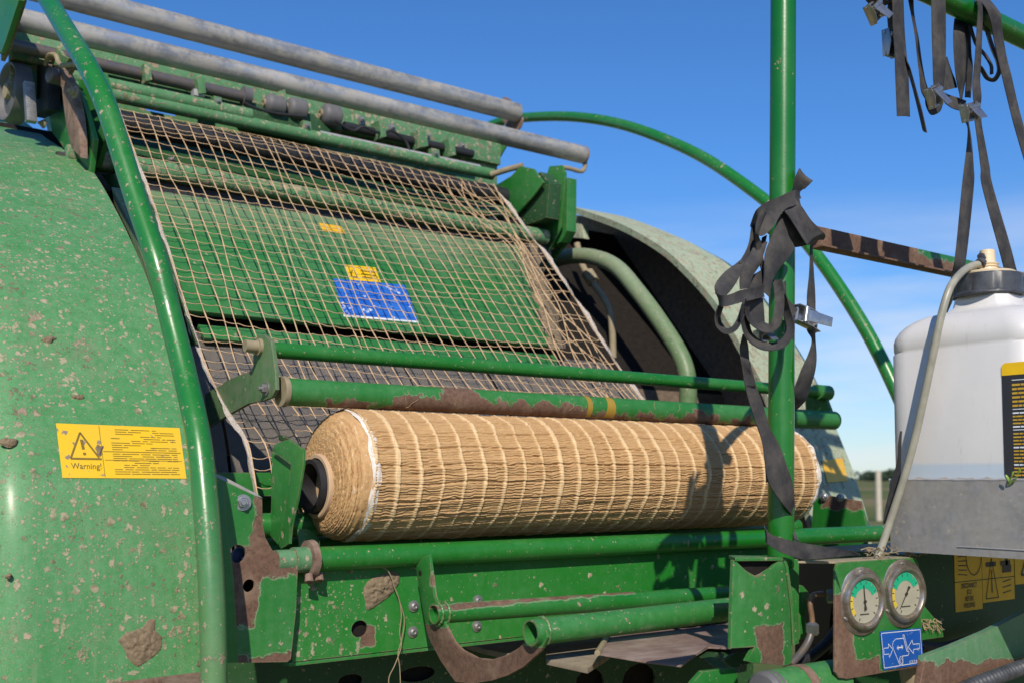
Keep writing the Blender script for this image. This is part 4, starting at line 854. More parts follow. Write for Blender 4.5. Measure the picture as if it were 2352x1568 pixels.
# back connector, copper elbow and hose of the gauge
c_ = pY(1900, 1368, YG+.05); bm = bmesh.new(); lathe(bm, [(0, .012), (.012, .012), (.014, .009), (.03, .009)], c_, (.55, -.5, 0), 6); P('gauge_fitting', bm, 'steel')
bm = bmesh.new(); tube(bm, catmull([pY(u, v, YG+.08) for u, v in ((1890, 1362), (1868, 1366), (1861, 1385), (1864, 1410), (1866, 1430))], 5), .0048, 12); P('capillary_pipe', bm, 'copper')
bm = bmesh.new(); c_ = pY(1866, 1444, YG+.08); lathe(bm, [(-.012, .006), (-.008, .012), (.006, .012), (.010, .008)], c_, (0, 0, -1), 6); P('hose_nut', bm, 'steel')
bm = bmesh.new(); tube(bm, catmull([pY(u, v, YG+.08) for u, v in ((1864, 1450), (1855, 1475), (1838, 1500), (1815, 1525))], 5), .0065, 12); P('gauge_hose', bm, 'rod')
bm = bmesh.new(); tube(bm, catmull([pY(u, v, YG+.12) for u, v in ((1925, 1440), (1895, 1480), (1850, 1515), (1800, 1545))], 5), .010, 12); P('gauge_hose', bm, 'black')
# blue sticker under the gauges
YQ = YG-.0015
q4 = [(2021, 1449), (2115, 1441), (2121, 1524), (2028, 1538)]
def QB(s, t): return pY(q4[0][0]*(1-s)*(1-t)+q4[1][0]*s*(1-t)+q4[2][0]*s*t+q4[3][0]*(1-s)*t, q4[0][1]*(1-s)*(1-t)+q4[1][1]*s*(1-t)+q4[2][1]*s*t+q4[3][1]*(1-s)*t, YQ)
def QO(s, t, o=.0008): return QB(s, t)+Vector((0, -o, 0))
bm = bmesh.new(); g = [[bm.verts.new(QB(i/6, j/6)+Vector((0, -.0005, 0))) for i in range(7)] for j in range(7)]
for j in range(6):
    for i in range(6): bm.faces.new((g[j][i], g[j][i+1], g[j+1][i+1], g[j+1][i]))
st = P('pressure_label', bm, 'blue', parent=gpl)
bm = bmesh.new()
def stroke(pts, w=.0011, closed=False):
    P3 = [QO(s, t) for s, t in pts]
    if closed: P3.append(P3[0])
    for a_, b_ in zip(P3, P3[1:]):
        d_ = (b_-a_); L_ = d_.length
        if L_ < 1e-6: continue
        d_ /= L_; e_ = Vector((0, -1, 0)).cross(d_)*w*.5; a2, b2 = a_-d_*w*.3, b_+d_*w*.3
        bm.faces.new([bm.verts.new(x) for x in (a2-e_, b2-e_, b2+e_, a2+e_)])
stroke([(.02, .05), (.97, .04), (.97, .93), (.03, .95)], closed=True)
stroke([(.05, .44), (.17, .44), (.17, .33), (.27, .49), (.17, .70), (.17, .60), (.05, .60)], closed=True)           # arrow from the left
stroke([(.93, .42), (.77, .42), (.76, .30), (.65, .48), (.77, .68), (.77, .56), (.93, .56)], closed=True)           # arrow from the right
stroke([(.55, .23), (.36, .23), (.29, .30), (.27, .40), (.29, .50), (.40, .88), (.44, .94), (.49, .90), (.50, .76), (.47, .70), (.64, .70), (.66, .62), (.64, .58)])
stroke([(.54, .14), (.57, .14), (.64, .58), (.61, .60), (.54, .14)])
stroke([(.45, .70), (.41, .76), (.41, .86)])
stroke([(.46+.028*math.cos(t), .83+.065*math.sin(t)) for t in np.linspace(0, 6.28, 14)])
stroke([(.38, .47), (.52, .46)], .0022); stroke([(.41, .42), (.37, .47), (.41, .52)]); stroke([(.49, .41), (.53, .46), (.49, .51)])
P('label_drawing', bm, 'inkw', 0, parent=st)
o_ = text_mesh('CST48735', .085, lambda x, y: QO(.83+x, .885-y*1.15, .0009)); P('label_number', o_, 'inkw', 0, parent=st)
# ---- dark housing at the right with yellow safety labels
YD = -.55
bm = bmesh.new(); box(bm, (.97, YD, .95), (2.1, YD+.25, 1.30)); hs = P('housing', bm, 'dark')
def DB(u, v, o=.001): p = pY(u, v, YD); return p+Vector((0, -o, 0))
bm = bmesh.new(); x0, x1 = pY(2194, 1400, YD).x, pY(2256, 1395, YD).x
def dlabel(xa_, xb_, za, zb2, nm='safety_label'):
    bm = bmesh.new(); plate(bm, [Vector((xa_, YD-.0012, za)), Vector((xb_, YD-.0012, za)), Vector((xb_, YD-.0012, zb2)), Vector((xa_, YD-.0012, zb2))], (0, .001, 0), 0); return P(nm, bm, 'yelclean', parent=hs)
xc = pY(2330, 1380, YD).x; zlo, zmid = pY(2195, 1405, YD).z, pY(2195, 1335, YD).z
l1 = dlabel(x0, x1, zlo, zmid-.002); l2 = dlabel(x1+.002, xc, zlo+.012, zmid-.002); l3 = dlabel(x0, x1, zmid, zmid+.058); l4 = dlabel(x1+.002, xc, zmid, zmid+.058); l5 = dlabel(xc+.004, xc+.16, zmid-.02, zmid+.058)
hL = zmid-.002-zlo
for i, w_ in enumerate(('DISCONNECT', 'ECU', 'BEFORE', 'WELDING')):
    xm = (x0+x1)/2; zz = zlo+hL*(.86-.225*i)
    P('label_word', text_mesh(w_, hL*.235, lambda x, y: Vector((xm+x, YD-.0022, zz+y)), sx=.66, bold=.018), 'ink', 0, parent=l1)
def dline(bm, a_, b_, w=.0022):
    a_, b_ = Vector((a_[0], YD-.0022, a_[1])), Vector((b_[0], YD-.0022, b_[1])); d_ = (b_-a_).normalized(); e_ = Vector((0, -1, 0)).cross(d_)*w*.5
    bm.faces.new([bm.verts.new(x) for x in (a_-e_, b_-e_, b_+e_, a_+e_)])
bm = bmesh.new(); w2 = xc-x1; zz = zlo+.02
dline(bm, (x1+w2*.10, zz), (x1+w2*.48, zz)); dline(bm, (x1+w2*.10, zz), (x1+w2*.29, zz+.085)); dline(bm, (x1+w2*.48, zz), (x1+w2*.29, zz+.085)); dline(bm, (x1+w2*.29, zz+.012), (x1+w2*.29, zz+.06), .003)
for i in range(3): dline(bm, (x1+w2*.62, zz+.008+i*.012), (x1+w2*.88, zz+.012+i*.012))
dline(bm, (x1+w2*.62, zz+.06), (x1+w2*.9, zz+.06), .016); dline(bm, (x1+w2*.72, zz+.075), (x1+w2*.8, zz+.075), .014)
P('hazard_symbol', bm, 'ink', 0, parent=l2)
bm = bmesh.new()
for i in range(2):
    for j in range(2): dline(bm, (x1+w2*(.12+.45*j), zmid+.03+i*.022), (x1+w2*(.42+.45*j), zmid+.03+i*.022), .010)
P('hazard_symbol', bm, 'ink', 0, parent=l4)
bm = bmesh.new(); xm = x0+(x1-x0)*.7
for t in range(12):
    t0, t1 = t/12*6.283, (t+1)/12*6.283; dline(bm, (xm+.03*math.cos(t0), zmid+.05+.04*math.sin(t0)), (xm+.03*math.cos(t1), zmid+.05+.04*math.sin(t1)))
for i in range(5): dline(bm, (x0+.012, zmid+.015+i*.009), (x0+.045, zmid+.012+i*.01))
P('hazard_symbol', bm, 'ink', 0, parent=l3)
bm = bmesh.new(); xq = xc+.03
dline(bm, (xq, zmid), (xq+.11, zmid), .005); dline(bm, (xq, zmid), (xq+.055, zmid+.1), .005); dline(bm, (xq+.11, zmid), (xq+.055, zmid+.1), .005); dline(bm, (xq+.05, zmid+.02), (xq+.05, zmid+.05), .006)
P('hazard_symbol', bm, 'ink', 0, parent=l5)
# strut and corrugated hose at lower right
YT = -.80
bm = bmesh.new(); plate(bm, [pY(u, v, YT) for u, v in ((2108, 1600), (2121, 1532), (2124, 1506), (2190, 1482), (2270, 1448), (2352, 1406), (2480, 1340), (2480, 1470), (2352, 1518), (2227, 1568), (2150, 1605))], (0, .012, 0)); P('hitch_strut', bm, 'strut')
hp_ = catmull([pY(u, v, YT-.03) for u, v in ((2150, 1612), (2200, 1588), (2280, 1556), (2352, 1530), (2450, 1495))], 40)
bm = bmesh.new(); tube(bm, hp_, [.0115+.0016*(1 if (i//2) % 2 else -1) for i in range(len(hp_))], 16); P('corrugated_hose', bm, 'blackp')
bm = bmesh.new(); tube(bm, catmull([pY(u, v, -.62) for u, v in ((2110, 1485), (2165, 1488), (2230, 1470), (2352, 1425))], 6), .012, 10); P('hydraulic_hose', bm, 'black')
# far lower right: plate with bolts beside the roll end
bm = bmesh.new(); plate(bm, [pX(u, v, 1.56) for u, v in ((1868, 1150), (1890, 1135), (1975, 1150), (1990, 1205), (1990, 1260), (1860, 1260))], (.01, 0, 0)); ep = P('end_plate', bm, paint('end_green', dust=.3, mud=.05, mud2=0, speck=.1, rust=([[(0, 0, 1, 1.365), (0, -1, 0, -.10)]], .015, 30)))
for u, v in ((1893, 1140), (1930, 1142)): hexbolt('end_bolt', pX(u, v, 1.555), (-1, -.6, 0), .009, M['steel'], ep, True)
bm = bmesh.new(); yl = [(1868, 1010), (1880, 1040), (1950, 1105), (1912, 1108), (1890, 1108)]
yq = [(1835, 990, 1.70), ]
def on_far(u, v):
    d_ = ray(u, v); best = None
    for i in range(len(pin)-1):
        a_ = np.array([1.6, *pin[i]]); b_ = np.array([1.95, *pout[i]]); c2 = np.array([1.6, *pin[i+1]])
        nn = np.cross(b_-a_, c2-a_); den = d_@nn
        if abs(den) < 1e-9: continue
        s = ((a_-CAM)@nn)/den; q_ = CAM+d_*s
        lo, hi = min(pin[i][1], pin[i+1][1]), max(pin[i][1], pin[i+1][1])
        if lo-.02 <= q_[2] <= hi+.02 and s > 0: best = (q_, nn/np.linalg.norm(nn))
    n_ = Vector(best[1]); n_ = n_ if n_.y < 0 else -n_
    return Vector(best[0])+n_*.004
try:
    plate(bm, [on_far(u, v) for u, v in ((1886, 1058), (1932, 1052), (1946, 1104), (1898, 1108))], (0, .001, 0), 0); P('safety_label', bm, 'yel2', parent=rs_)
except Exception as ex: bm.free()
# hose with black sleeve at bottom of picture under gauge panel
bm = bmesh.new(); tube(bm, catmull([pY(u, v, -.66) for u, v in ((2100, 1500), (2095, 1540), (2105, 1600))], 5), .022, 14, wob=.1); P('padded_hose', bm, 'tan')
bm = bmesh.new(); plate(bm, [pY(u, v, -.40) for u, v in ((1835, 1290), (1925, 1290), (1925, 1600), (1835, 1600))], (0, .01, 0)); P('panel_backing', bm, flat('deep_shadow_paint', (.006, .007, .006), .9, spec=.1))  # near-black sheet: the gap's shade is painted, not cast
# =================================================================== NET ROLL
ZR = 1.456
roll = empty('net_roll', (.64, 0, ZR-.122), 'fat roll of tan net wrap resting in the cradle', 'net roll')
nx, nt = 470, 900; X0, X1 = .012, 1.262; RR = .1215
xs = np.linspace(X0, X1, nx); th = np.linspace(0, 2*math.pi, nt, endpoint=False)
XX, TT = np.meshgrid(xs, th, indexing='ij')
def vnoise(u, v, seed, pv=None):
    """smooth value noise on a lattice; v wraps every pv cells"""
    g = np.random.default_rng(seed); G = g.random((1200, 512)); iu = np.floor(u).astype(int); iv = np.floor(v).astype(int)
    fu, fv = u-iu, v-iv; fu = fu*fu*(3-2*fu); fv = fv*fv*(3-2*fv); w = pv or 512
    a = G[iu % 1200, iv % w]; b = G[(iu+1) % 1200, iv % w]; c = G[iu % 1200, (iv+1) % w]; d = G[(iu+1) % 1200, (iv+1) % w]
    return (a*(1-fu)+b*fu)*(1-fv)+(c*(1-fu)+d*fu)*fv
pitchx = .0475
wob = (vnoise(XX*6, TT*5/6.2832*4, 1, 20)-.5)*.010
ph = (XX-X0+wob)/pitchx; fr_ = np.abs(ph-np.round(ph)); idx = np.round(ph).astype(int) % 64
wid = .070+.06*np.random.default_rng(5).random(64)[idx]+.05*(vnoise(ph*1., TT*14/6.2832*3, 2, 42)-.5)
band = np.clip((wid-fr_)/.045, 0, 1)
cell = np.floor(ph-.5).astype(int)
# shirred yarns between the bands
phase = (vnoise(ph*1.9, TT*26/6.2832*3, 3, 78)-.5)*5.0+(vnoise(ph*4.2, TT*60/6.2832, 8, 60)-.5)*3.0+cell*1.7
wr = .62*np.sin(TT*140+phase)+.5*np.sin(TT*231+phase*1.7+2*vnoise(ph*3, TT*70/6.2832*2, 12, 140)); wr = np.where(wr > 0, np.abs(wr)**.7, -(np.abs(wr)**1.2)*1.5)
amp = .00110*(.45+1.3*vnoise(ph*.9, TT*20/6.2832*2, 4, 40))
deep = -np.clip((vnoise(ph*.45, TT*40/6.2832*2, 6, 80)-.70)*4, 0, 1)*.0022
lng = (TT*23+.9*np.sin(XX*3)+(vnoise(XX*9, TT*0, 7)-.5)*1.2)
crease = -np.exp(-((np.sin(lng/2))/.17)**2)*.0044*(.6+.6*vnoise(XX*14, TT*30/6.2832, 15, 30))
puff = .0020*np.abs(np.cos(lng/2))*(1-band)
H = puff+wr*amp*(1-.75*band)+deep*(1-band)+crease*(1-.55*band)+band*.0030+.0010*np.sin(ph*6.2832*3)*band
H += .0016*(vnoise(XX*8, TT*8/6.2832*2, 9, 16)-.5)
RAD = RR+H
V = np.stack([XX, RAD*np.cos(TT), ZR+RAD*np.sin(TT)], -1).reshape(-1, 3)
ii, jj = np.meshgrid(np.arange(nx-1), np.arange(nt), indexing='ij'); jn = (jj+1) % nt
Fq = np.stack([ii*nt+jj, (ii+1)*nt+jj, (ii+1)*nt+jn, ii*nt+jn], -1).reshape(-1, 4)
me = bpy.data.meshes.new('wound_net'); me.vertices.add(len(V)); me.vertices.foreach_set('co', V.ravel())
me.loops.add(Fq.size); me.loops.foreach_set('vertex_index', Fq.ravel().astype(np.int32)); me.polygons.add(len(Fq))
me.polygons.foreach_set('loop_start', np.arange(0, Fq.size, 4, dtype=np.int32)); me.polygons.foreach_set('use_smooth', [True]*len(Fq)); me.update(calc_edges=True)
at_ = me.attributes.new('band', 'FLOAT', 'POINT'); at_.data.foreach_set('value', band.ravel().astype(np.float32))
me.materials.append(M['roll']); wn = bpy.data.objects.new('wound_net', me); COL.objects.link(wn); wn.parent = roll; wn.matrix_parent_inverse = root_inv(roll)
def coil_end(x_edge, x_core, sgn, sag):
    bm = bmesh.new(); prof_ = []; rows = []; n = 220; m = 40
    for i in range(m+1):
        s = i/m; r_ = .1205-(.1205-.058)*s; x = x_edge+(x_core-x_edge)*math.sqrt(max(0, 1-(1-s)**2.2))
        row = []
        for k_ in range(n):
            a_ = 2*math.pi*k_/n; rn = r_+.0022*math.sin(i*2.6+a_*.5)*(random.random()*.6+.5); dx = sgn*(random.random()-.5)*.0022
            row.append(bm.verts.new((x+dx, rn*math.cos(a_), ZR-sag*s+rn*math.sin(a_))))
        rows.append(row)
    for A, B in zip(rows, rows[1:]): bridge(bm, A, B)
    return obj('coil_end', bm, M['coil'], roll, 60)
coil_end(.014, -.038, -1, .018); coil_end(1.262, 1.285, 1, .0)
for x0 in (.010, 1.254):
    bm = bmesh.new(); rows = []
    for i in range(7):
        row = []
        for k_ in range(160):
            a_ = 2*math.pi*k_/160; r_ = .1235+.0016*math.sin(i*2.2+k_*.7)*random.random()+.001*math.sin(k_*.5)
            r_ -= .004*abs(i/6-.5)
            row.append(bm.verts.new((x0+.018*i/6-.004+.0022*math.sin(k_*.33), r_*math.cos(a_), ZR+r_*math.sin(a_))))
        rows.append(row)
    for A, B in zip(rows, rows[1:]): bridge(bm, A, B)
    obj('edge_yarn', bm, M['white'], roll, 60)
zc_ = ZR-.020; bm = bmesh.new()
lathe(bm, [(-.02, .0605), (.020, .0600), (.022, .058), (.022, .052), (.0, .051)], (-.024, 0, zc_), (-1, 0, 0), 44); obj('cardboard_core', bm, M['card'], roll)
bm = bmesh.new(); tube(bm, [Vector((.05, 0, zc_)), Vector((-.058, 0, zc_))], .0495, 40, bore=.84); obj('core_tube', bm, M['black'], roll)
# =================================================================== NET SHEET drawn up from the roll
net = empty('net_sheet', (.5, .1, 1.5), 'tan open mesh net stretched from the roll up over the tailgate', 'net')
path = [(1.075, 2.421), (1.04, 2.4265), (1.010, 2.417), (.985, 2.392), (.897, 2.305), (.80, 2.203), (.74, 2.146), (.589, 1.980), (.435, 1.805), (.326, 1.690), (.18, 1.572), (.10, 1.512), (.060, 1.430), (.035, 1.385)]
pc = catmull([(0, *p) for p in path], 8)
cum = [0]
for a, b in zip(pc, pc[1:]): cum.append(cum[-1]+(b-a).length)
LT = cum[-1]
def net_at(s, x):
    s = min(max(s, 0), LT*.9999); i = int(np.searchsorted(cum, s)) ; i = max(1, min(i, len(pc)-1)); t = (s-cum[i-1])/(cum[i]-cum[i-1]+1e-9)
    p = pc[i-1].lerp(pc[i], t); y, z = p.y, p.z
    if x > -.03 and z < 1.60:                              # beyond the roll's end it hangs free, elsewhere it lies round the back of the roll
        d_ = math.hypot(y, z-ZR)
        if d_ < .1275: y, z = y/d_*.1275, ZR+(z-ZR)/d_*.1275
    return Vector((x, y, z))
NXs = 34; XA, XBn = -.134, 1.07
xsn = []
for i in range(NXs+1):
    t = i/NXs; x = XA+(XBn-XA)*t+(random.uniform(-.005, .005) if 0 < i < NXs else 0); xsn.append(x)
bm = bmesh.new(); q = random.Random(11); off = []
def warp(x, s, i=0):
    w = .004*math.sin(s*7+i*1.3)+.003*math.sin(s*17+i*2.7)
    g = max(0, (x-.86)/.21)                                # gathered, slack meshes near the far edge
    w += g*(1-g)*.055*math.sin(s*3.1+1)+g*(1-g)*.018*math.sin(s*7+i*1.1)
    return w
def sagz(x, s): return Vector((0, -.72, .69))*(.006*math.sin(x*5+s*4)-.010*math.sin(math.pi*min(max(s/LT, 0), 1))+max(0, (x-.88))*max(0, 1.07-x)*.9*math.sin(s*11+x*30))
def npt(x, s, i=0, lift=0): 
    p = net_at(s, x+(warp(x, s, i) if 0 < i < NXs else 0)); return p+sagz(x, s)*min(1, max(0, (LT-s-.12)*4))*(1 if s > .1 else s*10)+Vector(GN)*lift
for i, x in enumerate(xsn):
    n_ = 70; s1 = LT*(1.0 if x < 0 else .93)
    pts = [npt(x, s1*j/n_, i) for j in range(n_+1)]
    tube(bm, pts, [.00145*(1+.4*math.sin(j*2.1+i)) for j in range(n_+1)], 5)
for i in range(4):                                          # slack extra yarns in the gathered strip
    x0 = q.uniform(.88, 1.05); n_ = 60; k1, k2 = q.uniform(2, 5), q.uniform(0, 6)
    pts = [npt(x0+.045*math.sin(j/n_*k1*3+k2), .08+(LT*.9-.08)*j/n_, 0, .008*math.sin(j*.3+k2)+.004) for j in range(n_+1)]
    tube(bm, pts, .0017, 5)
obj('length_yarns', bm, M['net'], net, 0)
bm = bmesh.new(); s = .02; r_i = 0
while s < LT*.97:
    n_ = NXs*3; pts = []
    for j in range(n_+1):
        x = XA+(XBn-XA)*j/n_; bow = .010*math.sin(j/3*math.pi)*(1 if (r_i % 2) else -1)*0
        loc = (j % 3)/3; sg = .0045*math.sin(math.pi*loc)
        ds = .010*math.sin(x*4+r_i)+.006*math.sin(x*13+r_i*2.2)+sg+max(0, x-.85)*.22*math.sin(r_i*2.4+x*14)*.35+.02*(x-.4)*math.sin(r_i*.31)
        i = int(round(j/3)); pts.append(npt(x, s+ds, 1 if 0 < j < n_ else 0, .0))
    if s > LT*.78: pts = [p for p in pts]
    tube(bm, pts, .00105, 4); s += .0325+.004*q.random(); r_i += 1
obj('cross_yarns', bm, M['net'], net, 0)
for x, w, nm in ((XA, -.008, 1), (XBn, .013, 1)):
    bm = bmesh.new(); rows = []
    for j in range(90):
        s = LT*(1.0 if x < 0 else .93)*j/89; ww = w*(1+.25*math.sin(j*.7)+.15*math.sin(j*1.9))
        a = npt(x, s, 0); row = [bm.verts.new(a+Vector((ww*t, 0, 0))+Vector(GN)*(.003*math.sin(t*math.pi+j*.35))) for t in (-.15, .2, .55, 1)]; rows.append(row)
    for A, B in zip(rows, rows[1:]):
        for k_ in range(3): bm.faces.new((A[k_], A[k_+1], B[k_+1], B[k_]))
    bmesh.ops.solidify(bm, geom=bm.faces[:], thickness=.002); obj('edge_yarn', bm, M['white'], net)
# =================================================================== STRAPS
YW = PY_-.03
def TB(x, y): return (1708.9+.2737*x, .2737*y)              # measured on enlargements of the photo
def TK(x, y): return (1561.9+.2695*x, 367.5+.2695*y)
def TM(x, y): return (1635.4+.20503*x, 597.2+.20503*y)
def TH(x, y): return (1470+.2637*x, 826.9+.2637*y)
def TJ(x, y): return (1892.6+.29297*x, 505.3+.29297*y)
def TG(x, y): return (1892.6+.29297*x, 918.8+.29297*y)
def rows_of(T, rows): return [(*T(r[0], r[1]), *T(r[2], r[3]), *(r[4:6] if len(r) > 4 else (0, 0))) for r in rows]
def path_rows(T, pts, w, d0=0):                             # loop given by its centre line, edge-on width w
    P2 = [np.array(T(*p)) for p in pts]; out = []
    for i, p in enumerate(P2):
        t = P2[min(i+1, len(P2)-1)]-P2[max(i-1, 0)]; t = t/np.linalg.norm(t); n = np.array([-t[1], t[0]])*w/2
        dd = d0+.012*math.sin(i*1.1); out.append((*(p-n), *(p+n), dd+.004, dd-.014))
    return out
def planeY(y): return lambda u, v, d: pY(u, v, y+d)
def strap_part(parent, name, rows, y, fold=.06, n=9):
    bm = bmesh.new(); ribbon(bm, rows, planeY(y), n=n, fold=fold); return obj(name, bm, M['web'], parent, 50)
def cam_buckle(parent, u0, v0, u1, v1, y, w=.030):
    """cam buckle: pressed steel frame (two cheeks and a cross bar) and thumb lever"""
    a, b = pY(u0, v0, y), pY(u1, v1, y); d_ = (b-a); L_ = d_.length; d_.normalize(); e_ = d_.cross(Vector((0, -1, 0))).normalized(); f_ = Vector((0, -1, 0))
    bm = bmesh.new()
    for s in (-1, 1):
        o = a+e_*s*w*.5; plate(bm, [o-f_*.006, o+f_*.010, o+d_*L_*.5+f_*.014, o+d_*L_+f_*.008, o+d_*L_-f_*.006], e_*.0018*s, .0004)
    for t in (.1, .92): tube(bm, [a+d_*L_*t-e_*w*.62, a+d_*L_*t+e_*w*.62], .0032, 10)
    pb2 = a+d_*L_*.5-f_*.005; plate(bm, [pb2-e_*w*.5-d_*L_*.45, pb2+e_*w*.5-d_*L_*.45, pb2+e_*w*.5+d_*L_*.45, pb2-e_*w*.5+d_*L_*.45], -f_*.0015, .0004)
    bk_ = obj('buckle', bm, M['steel'], parent)
    bm = bmesh.new(); o = a+d_*L_*.25+f_*.012; k1 = w*.40
    plate(bm, [o-e_*k1, o+e_*k1, o+e_*k1*.8+d_*L_*.75+f_*.016, o-e_*k1*.8+d_*L_*.75+f_*.016], f_*.0018+d_*.0004, .0005)
    tube(bm, [o-e_*w*.5, o+e_*w*.5], .0050, 12); obj('buckle_lever', bm, M['steel'], bk_)
GS = 'black webbing straps slung over the rack bar'
def strap(label, loc, group=GS): return empty('strap', loc, label, 'strap', group)
# 1: only its buckle hangs below the bar's edge of the picture
s1 = strap('black strap highest on the bar with its buckle at the picture top', pY(2000, -20, YW))
strap_part(s1, 'webbing', rows_of(TB, [(1010, -330, 1130, -330, -.03, -.03), (1000, -120, 1150, -120, -.02, -.02), (1010, -20, 1190, -10, -.01, -.02), (1050, 30, 1220, 0, 0, -.01), (1130, 55, 1240, 10, .02, .02), (1160, 30, 1240, -60, .03, .03), (1150, -260, 1240, -260, .04, .04)]), YW)
cam_buckle(s1, *TB(1050, 25), *TB(1120, 180), YW-.01)
# 2: flat ended strap with thin tail
s2 = strap('black strap with a square cut end hanging beside a thin pointed tail', pY(2065, 60, YW))
strap_part(s2, 'webbing', rows_of(TB, [(1230, -220, 1330, -220, -.03, -.03), (1245, 0, 1336, 0, -.035, -.03), (1250, 200, 1345, 250, -.03, -.025), (1265, 420, 1362, 460, -.03, -.02), (1270, 600, 1378, 640, -.03, -.02), (1278, 800, 1384, 800, -.03, -.02), (1285, 978, 1391, 982, -.03, -.02)]), YW)
strap_part(s2, 'tail', rows_of(TB, [(1240, -200, 1330, -200, -.02, -.02), (1262, 150, 1345, 250, -.02, -.02), (1285, 330, 1362, 480, -.01, -.03), (1345, 490, 1395, 580, 0, -.03), (1400, 680, 1440, 740, 0, -.02), (1455, 900, 1488, 910, 0, -.02), (1500, 1092, 1535, 1116, 0, -.015)]), YW)
strap_part(s2, 'webbing', rows_of(TB, [(1205, -200, 1255, -200, .03, .01), (1208, 0, 1252, 0, .03, .01), (1205, 150, 1252, 160, .03, .01), (1215, 280, 1252, 290, .02, .01)]), YW)
cam_buckle(s2, *TB(1212, 260), *TB(1222, 480), YW+.005, .024)
# 3: loop closed by a bright buckle
s3 = strap('black strap looped down to a bright buckle, next to the square cut strap', pY(2140, 60, YW))
strap_part(s3, 'webbing', rows_of(TB, [(1350, -200, 1420, -200, .02, .02), (1380, 0, 1420, 0, .02, .03), (1408, 140, 1428, 140, .02, .03), (1440, 330, 1460, 330, .02, .04), (1455, 480, 1485, 500, .02, .04), (1474, 640, 1512, 650, .0, .02), (1486, 760, 1545, 760, -.01, 0), (1520, 830, 1560, 830, -.01, 0)]), YW)
strap_part(s3, 'webbing', rows_of(TB, [(1568, -60, 1685, -60, -.03, -.03), (1574, 60, 1690, 60, -.032, -.032), (1578, 300, 1692, 300, -.03, -.03), (1585, 520, 1690, 520, -.03, -.03), (1590, 680, 1680, 660, -.03, -.02), (1610, 790, 1662, 780, -.03, -.01), (1635, 850, 1650, 850, -.02, -.01)]), YW)
strap_part(s3, 'tail', rows_of(TB, [(1690, 480, 1700, 480, .01, .02), (1680, 620, 1740, 600, 0, .03), (1675, 690, 1770, 670, .0, .03), (1672, 765, 1788, 738, .0, .03)]), YW)
strap_part(s3, 'webbing', rows_of(TB, [(1660, 770, 1690, 870, .02, .0), (1720, 800, 1740, 905, .02, .0), (1800, 825, 1790, 925, .02, .01), (1865, 850, 1850, 935, .02, .01)]), YW)
strap_part(s3, 'webbing', rows_of(TB, [(1520, 800, 1530, 840, 0, 0), (1525, 880, 1600, 850, -.02, -.02), (1570, 965, 1640, 860, -.02, -.02), (1640, 940, 1660, 850, -.02, -.02), (1672, 860, 1655, 800, -.01, -.01)]), YW)
cam_buckle(s3, *TB(1560, 730), *TB(1610, 900), YW-.035, .028)
# 4: wide strap tapering behind
s4 = strap('black strap hanging as a tapered loop behind the two buckles', pY(2205, 60, YW))
strap_part(s4, 'webbing', rows_of(TB, [(1790, 20, 1900, 40, .03, .03), (1768, 150, 1897, 200, .03, .03), (1757, 300, 1885, 330, .01, .02), (1765, 500, 1875, 520, .0, .02), (1780, 650, 1862, 650, .0, .02), (1805, 770, 1840, 770, .01, .02), (1815, 835, 1828, 835, .01, .02)]), YW)
strap_part(s4, 'webbing', rows_of(TB, [(1880, 180, 1900, 200, .04, .04), (1872, 420, 1905, 430, .03, .04), (1870, 560, 1918, 560, .03, .04), (1862, 700, 1910, 690, .03, .04), (1855, 820, 1900, 825, .03, .04)]), YW)
# 5: strap whose buckle hangs lowest and whose two ends run on to the jug
s5 = strap('long black strap with the lowest buckle, its two legs reaching down to the jug', pY(2235, 60, YW))
strap_part(s5, 'webbing', rows_of(TB, [(1925, -20, 1975, 0, -.02, -.03), (1962, 40, 2000, 70, -.036, -.036), (1955, 220, 1998, 250, -.03, -.03), (1945, 400, 1993, 400, -.03, -.03), (1930, 580, 1985, 560, -.03, -.03), (1918, 700, 1980, 690, -.03, -.03), (1925, 830, 1990, 800, -.03, -.03), (1940, 880, 1985, 880, -.03, -.02)]), YW)
strap_part(s5, 'webbing', rows_of(TB, [(1850, 1010, 1880, 1010, 0, 0), (1878, 1075, 1890, 1075, 0, .01), (1874, 1200, 1910, 1200, 0, .01), (1850, 1400, 1925, 1400, 0, .01), (1830, 1570, 1926, 1570, 0, .01)])+rows_of(TJ, [(1032, 260, 1115, 280, .0, .01), (1000, 440, 1070, 460, .02, .03), (950, 650, 1000, 650, .04, .05), (905, 800, 935, 790, .05, .06), (870, 900, 890, 900, .06, .07)]), YW)
strap_part(s5, 'webbing', rows_of(TB, [(1930, 960, 1985, 940, 0, 0), (1945, 1080, 1995, 1060, 0, 0), (1968, 1250, 2025, 1220, 0, 0), (1988, 1420, 2058, 1400, 0, 0), (2000, 1570, 2085, 1560, 0, 0)])+rows_of(TJ, [(1372, 230, 1458, 200, 0, 0), (1425, 420, 1505, 380, .01, .01), (1500, 570, 1560, 560, .02, .02), (1560, 700, 1620, 700, .03, .03)]), YW)
strap_part(s5, 'tail', path_rows(TB, [(1965, 5), (2000, 70), (2035, 230), (2085, 400), (2130, 510), (2142, 600), (2100, 670), (2040, 655), (1995, 585), (1960, 545)], 9, -.01), YW)
strap_part(s5, 'tail', path_rows(TB, [(1900, 220), (1950, 370), (2030, 470), (2075, 550), (2080, 625)], 6, .01), YW)
cam_buckle(s5, *TB(1870, 870), *TB(1900, 1020), YW-.025, .042)
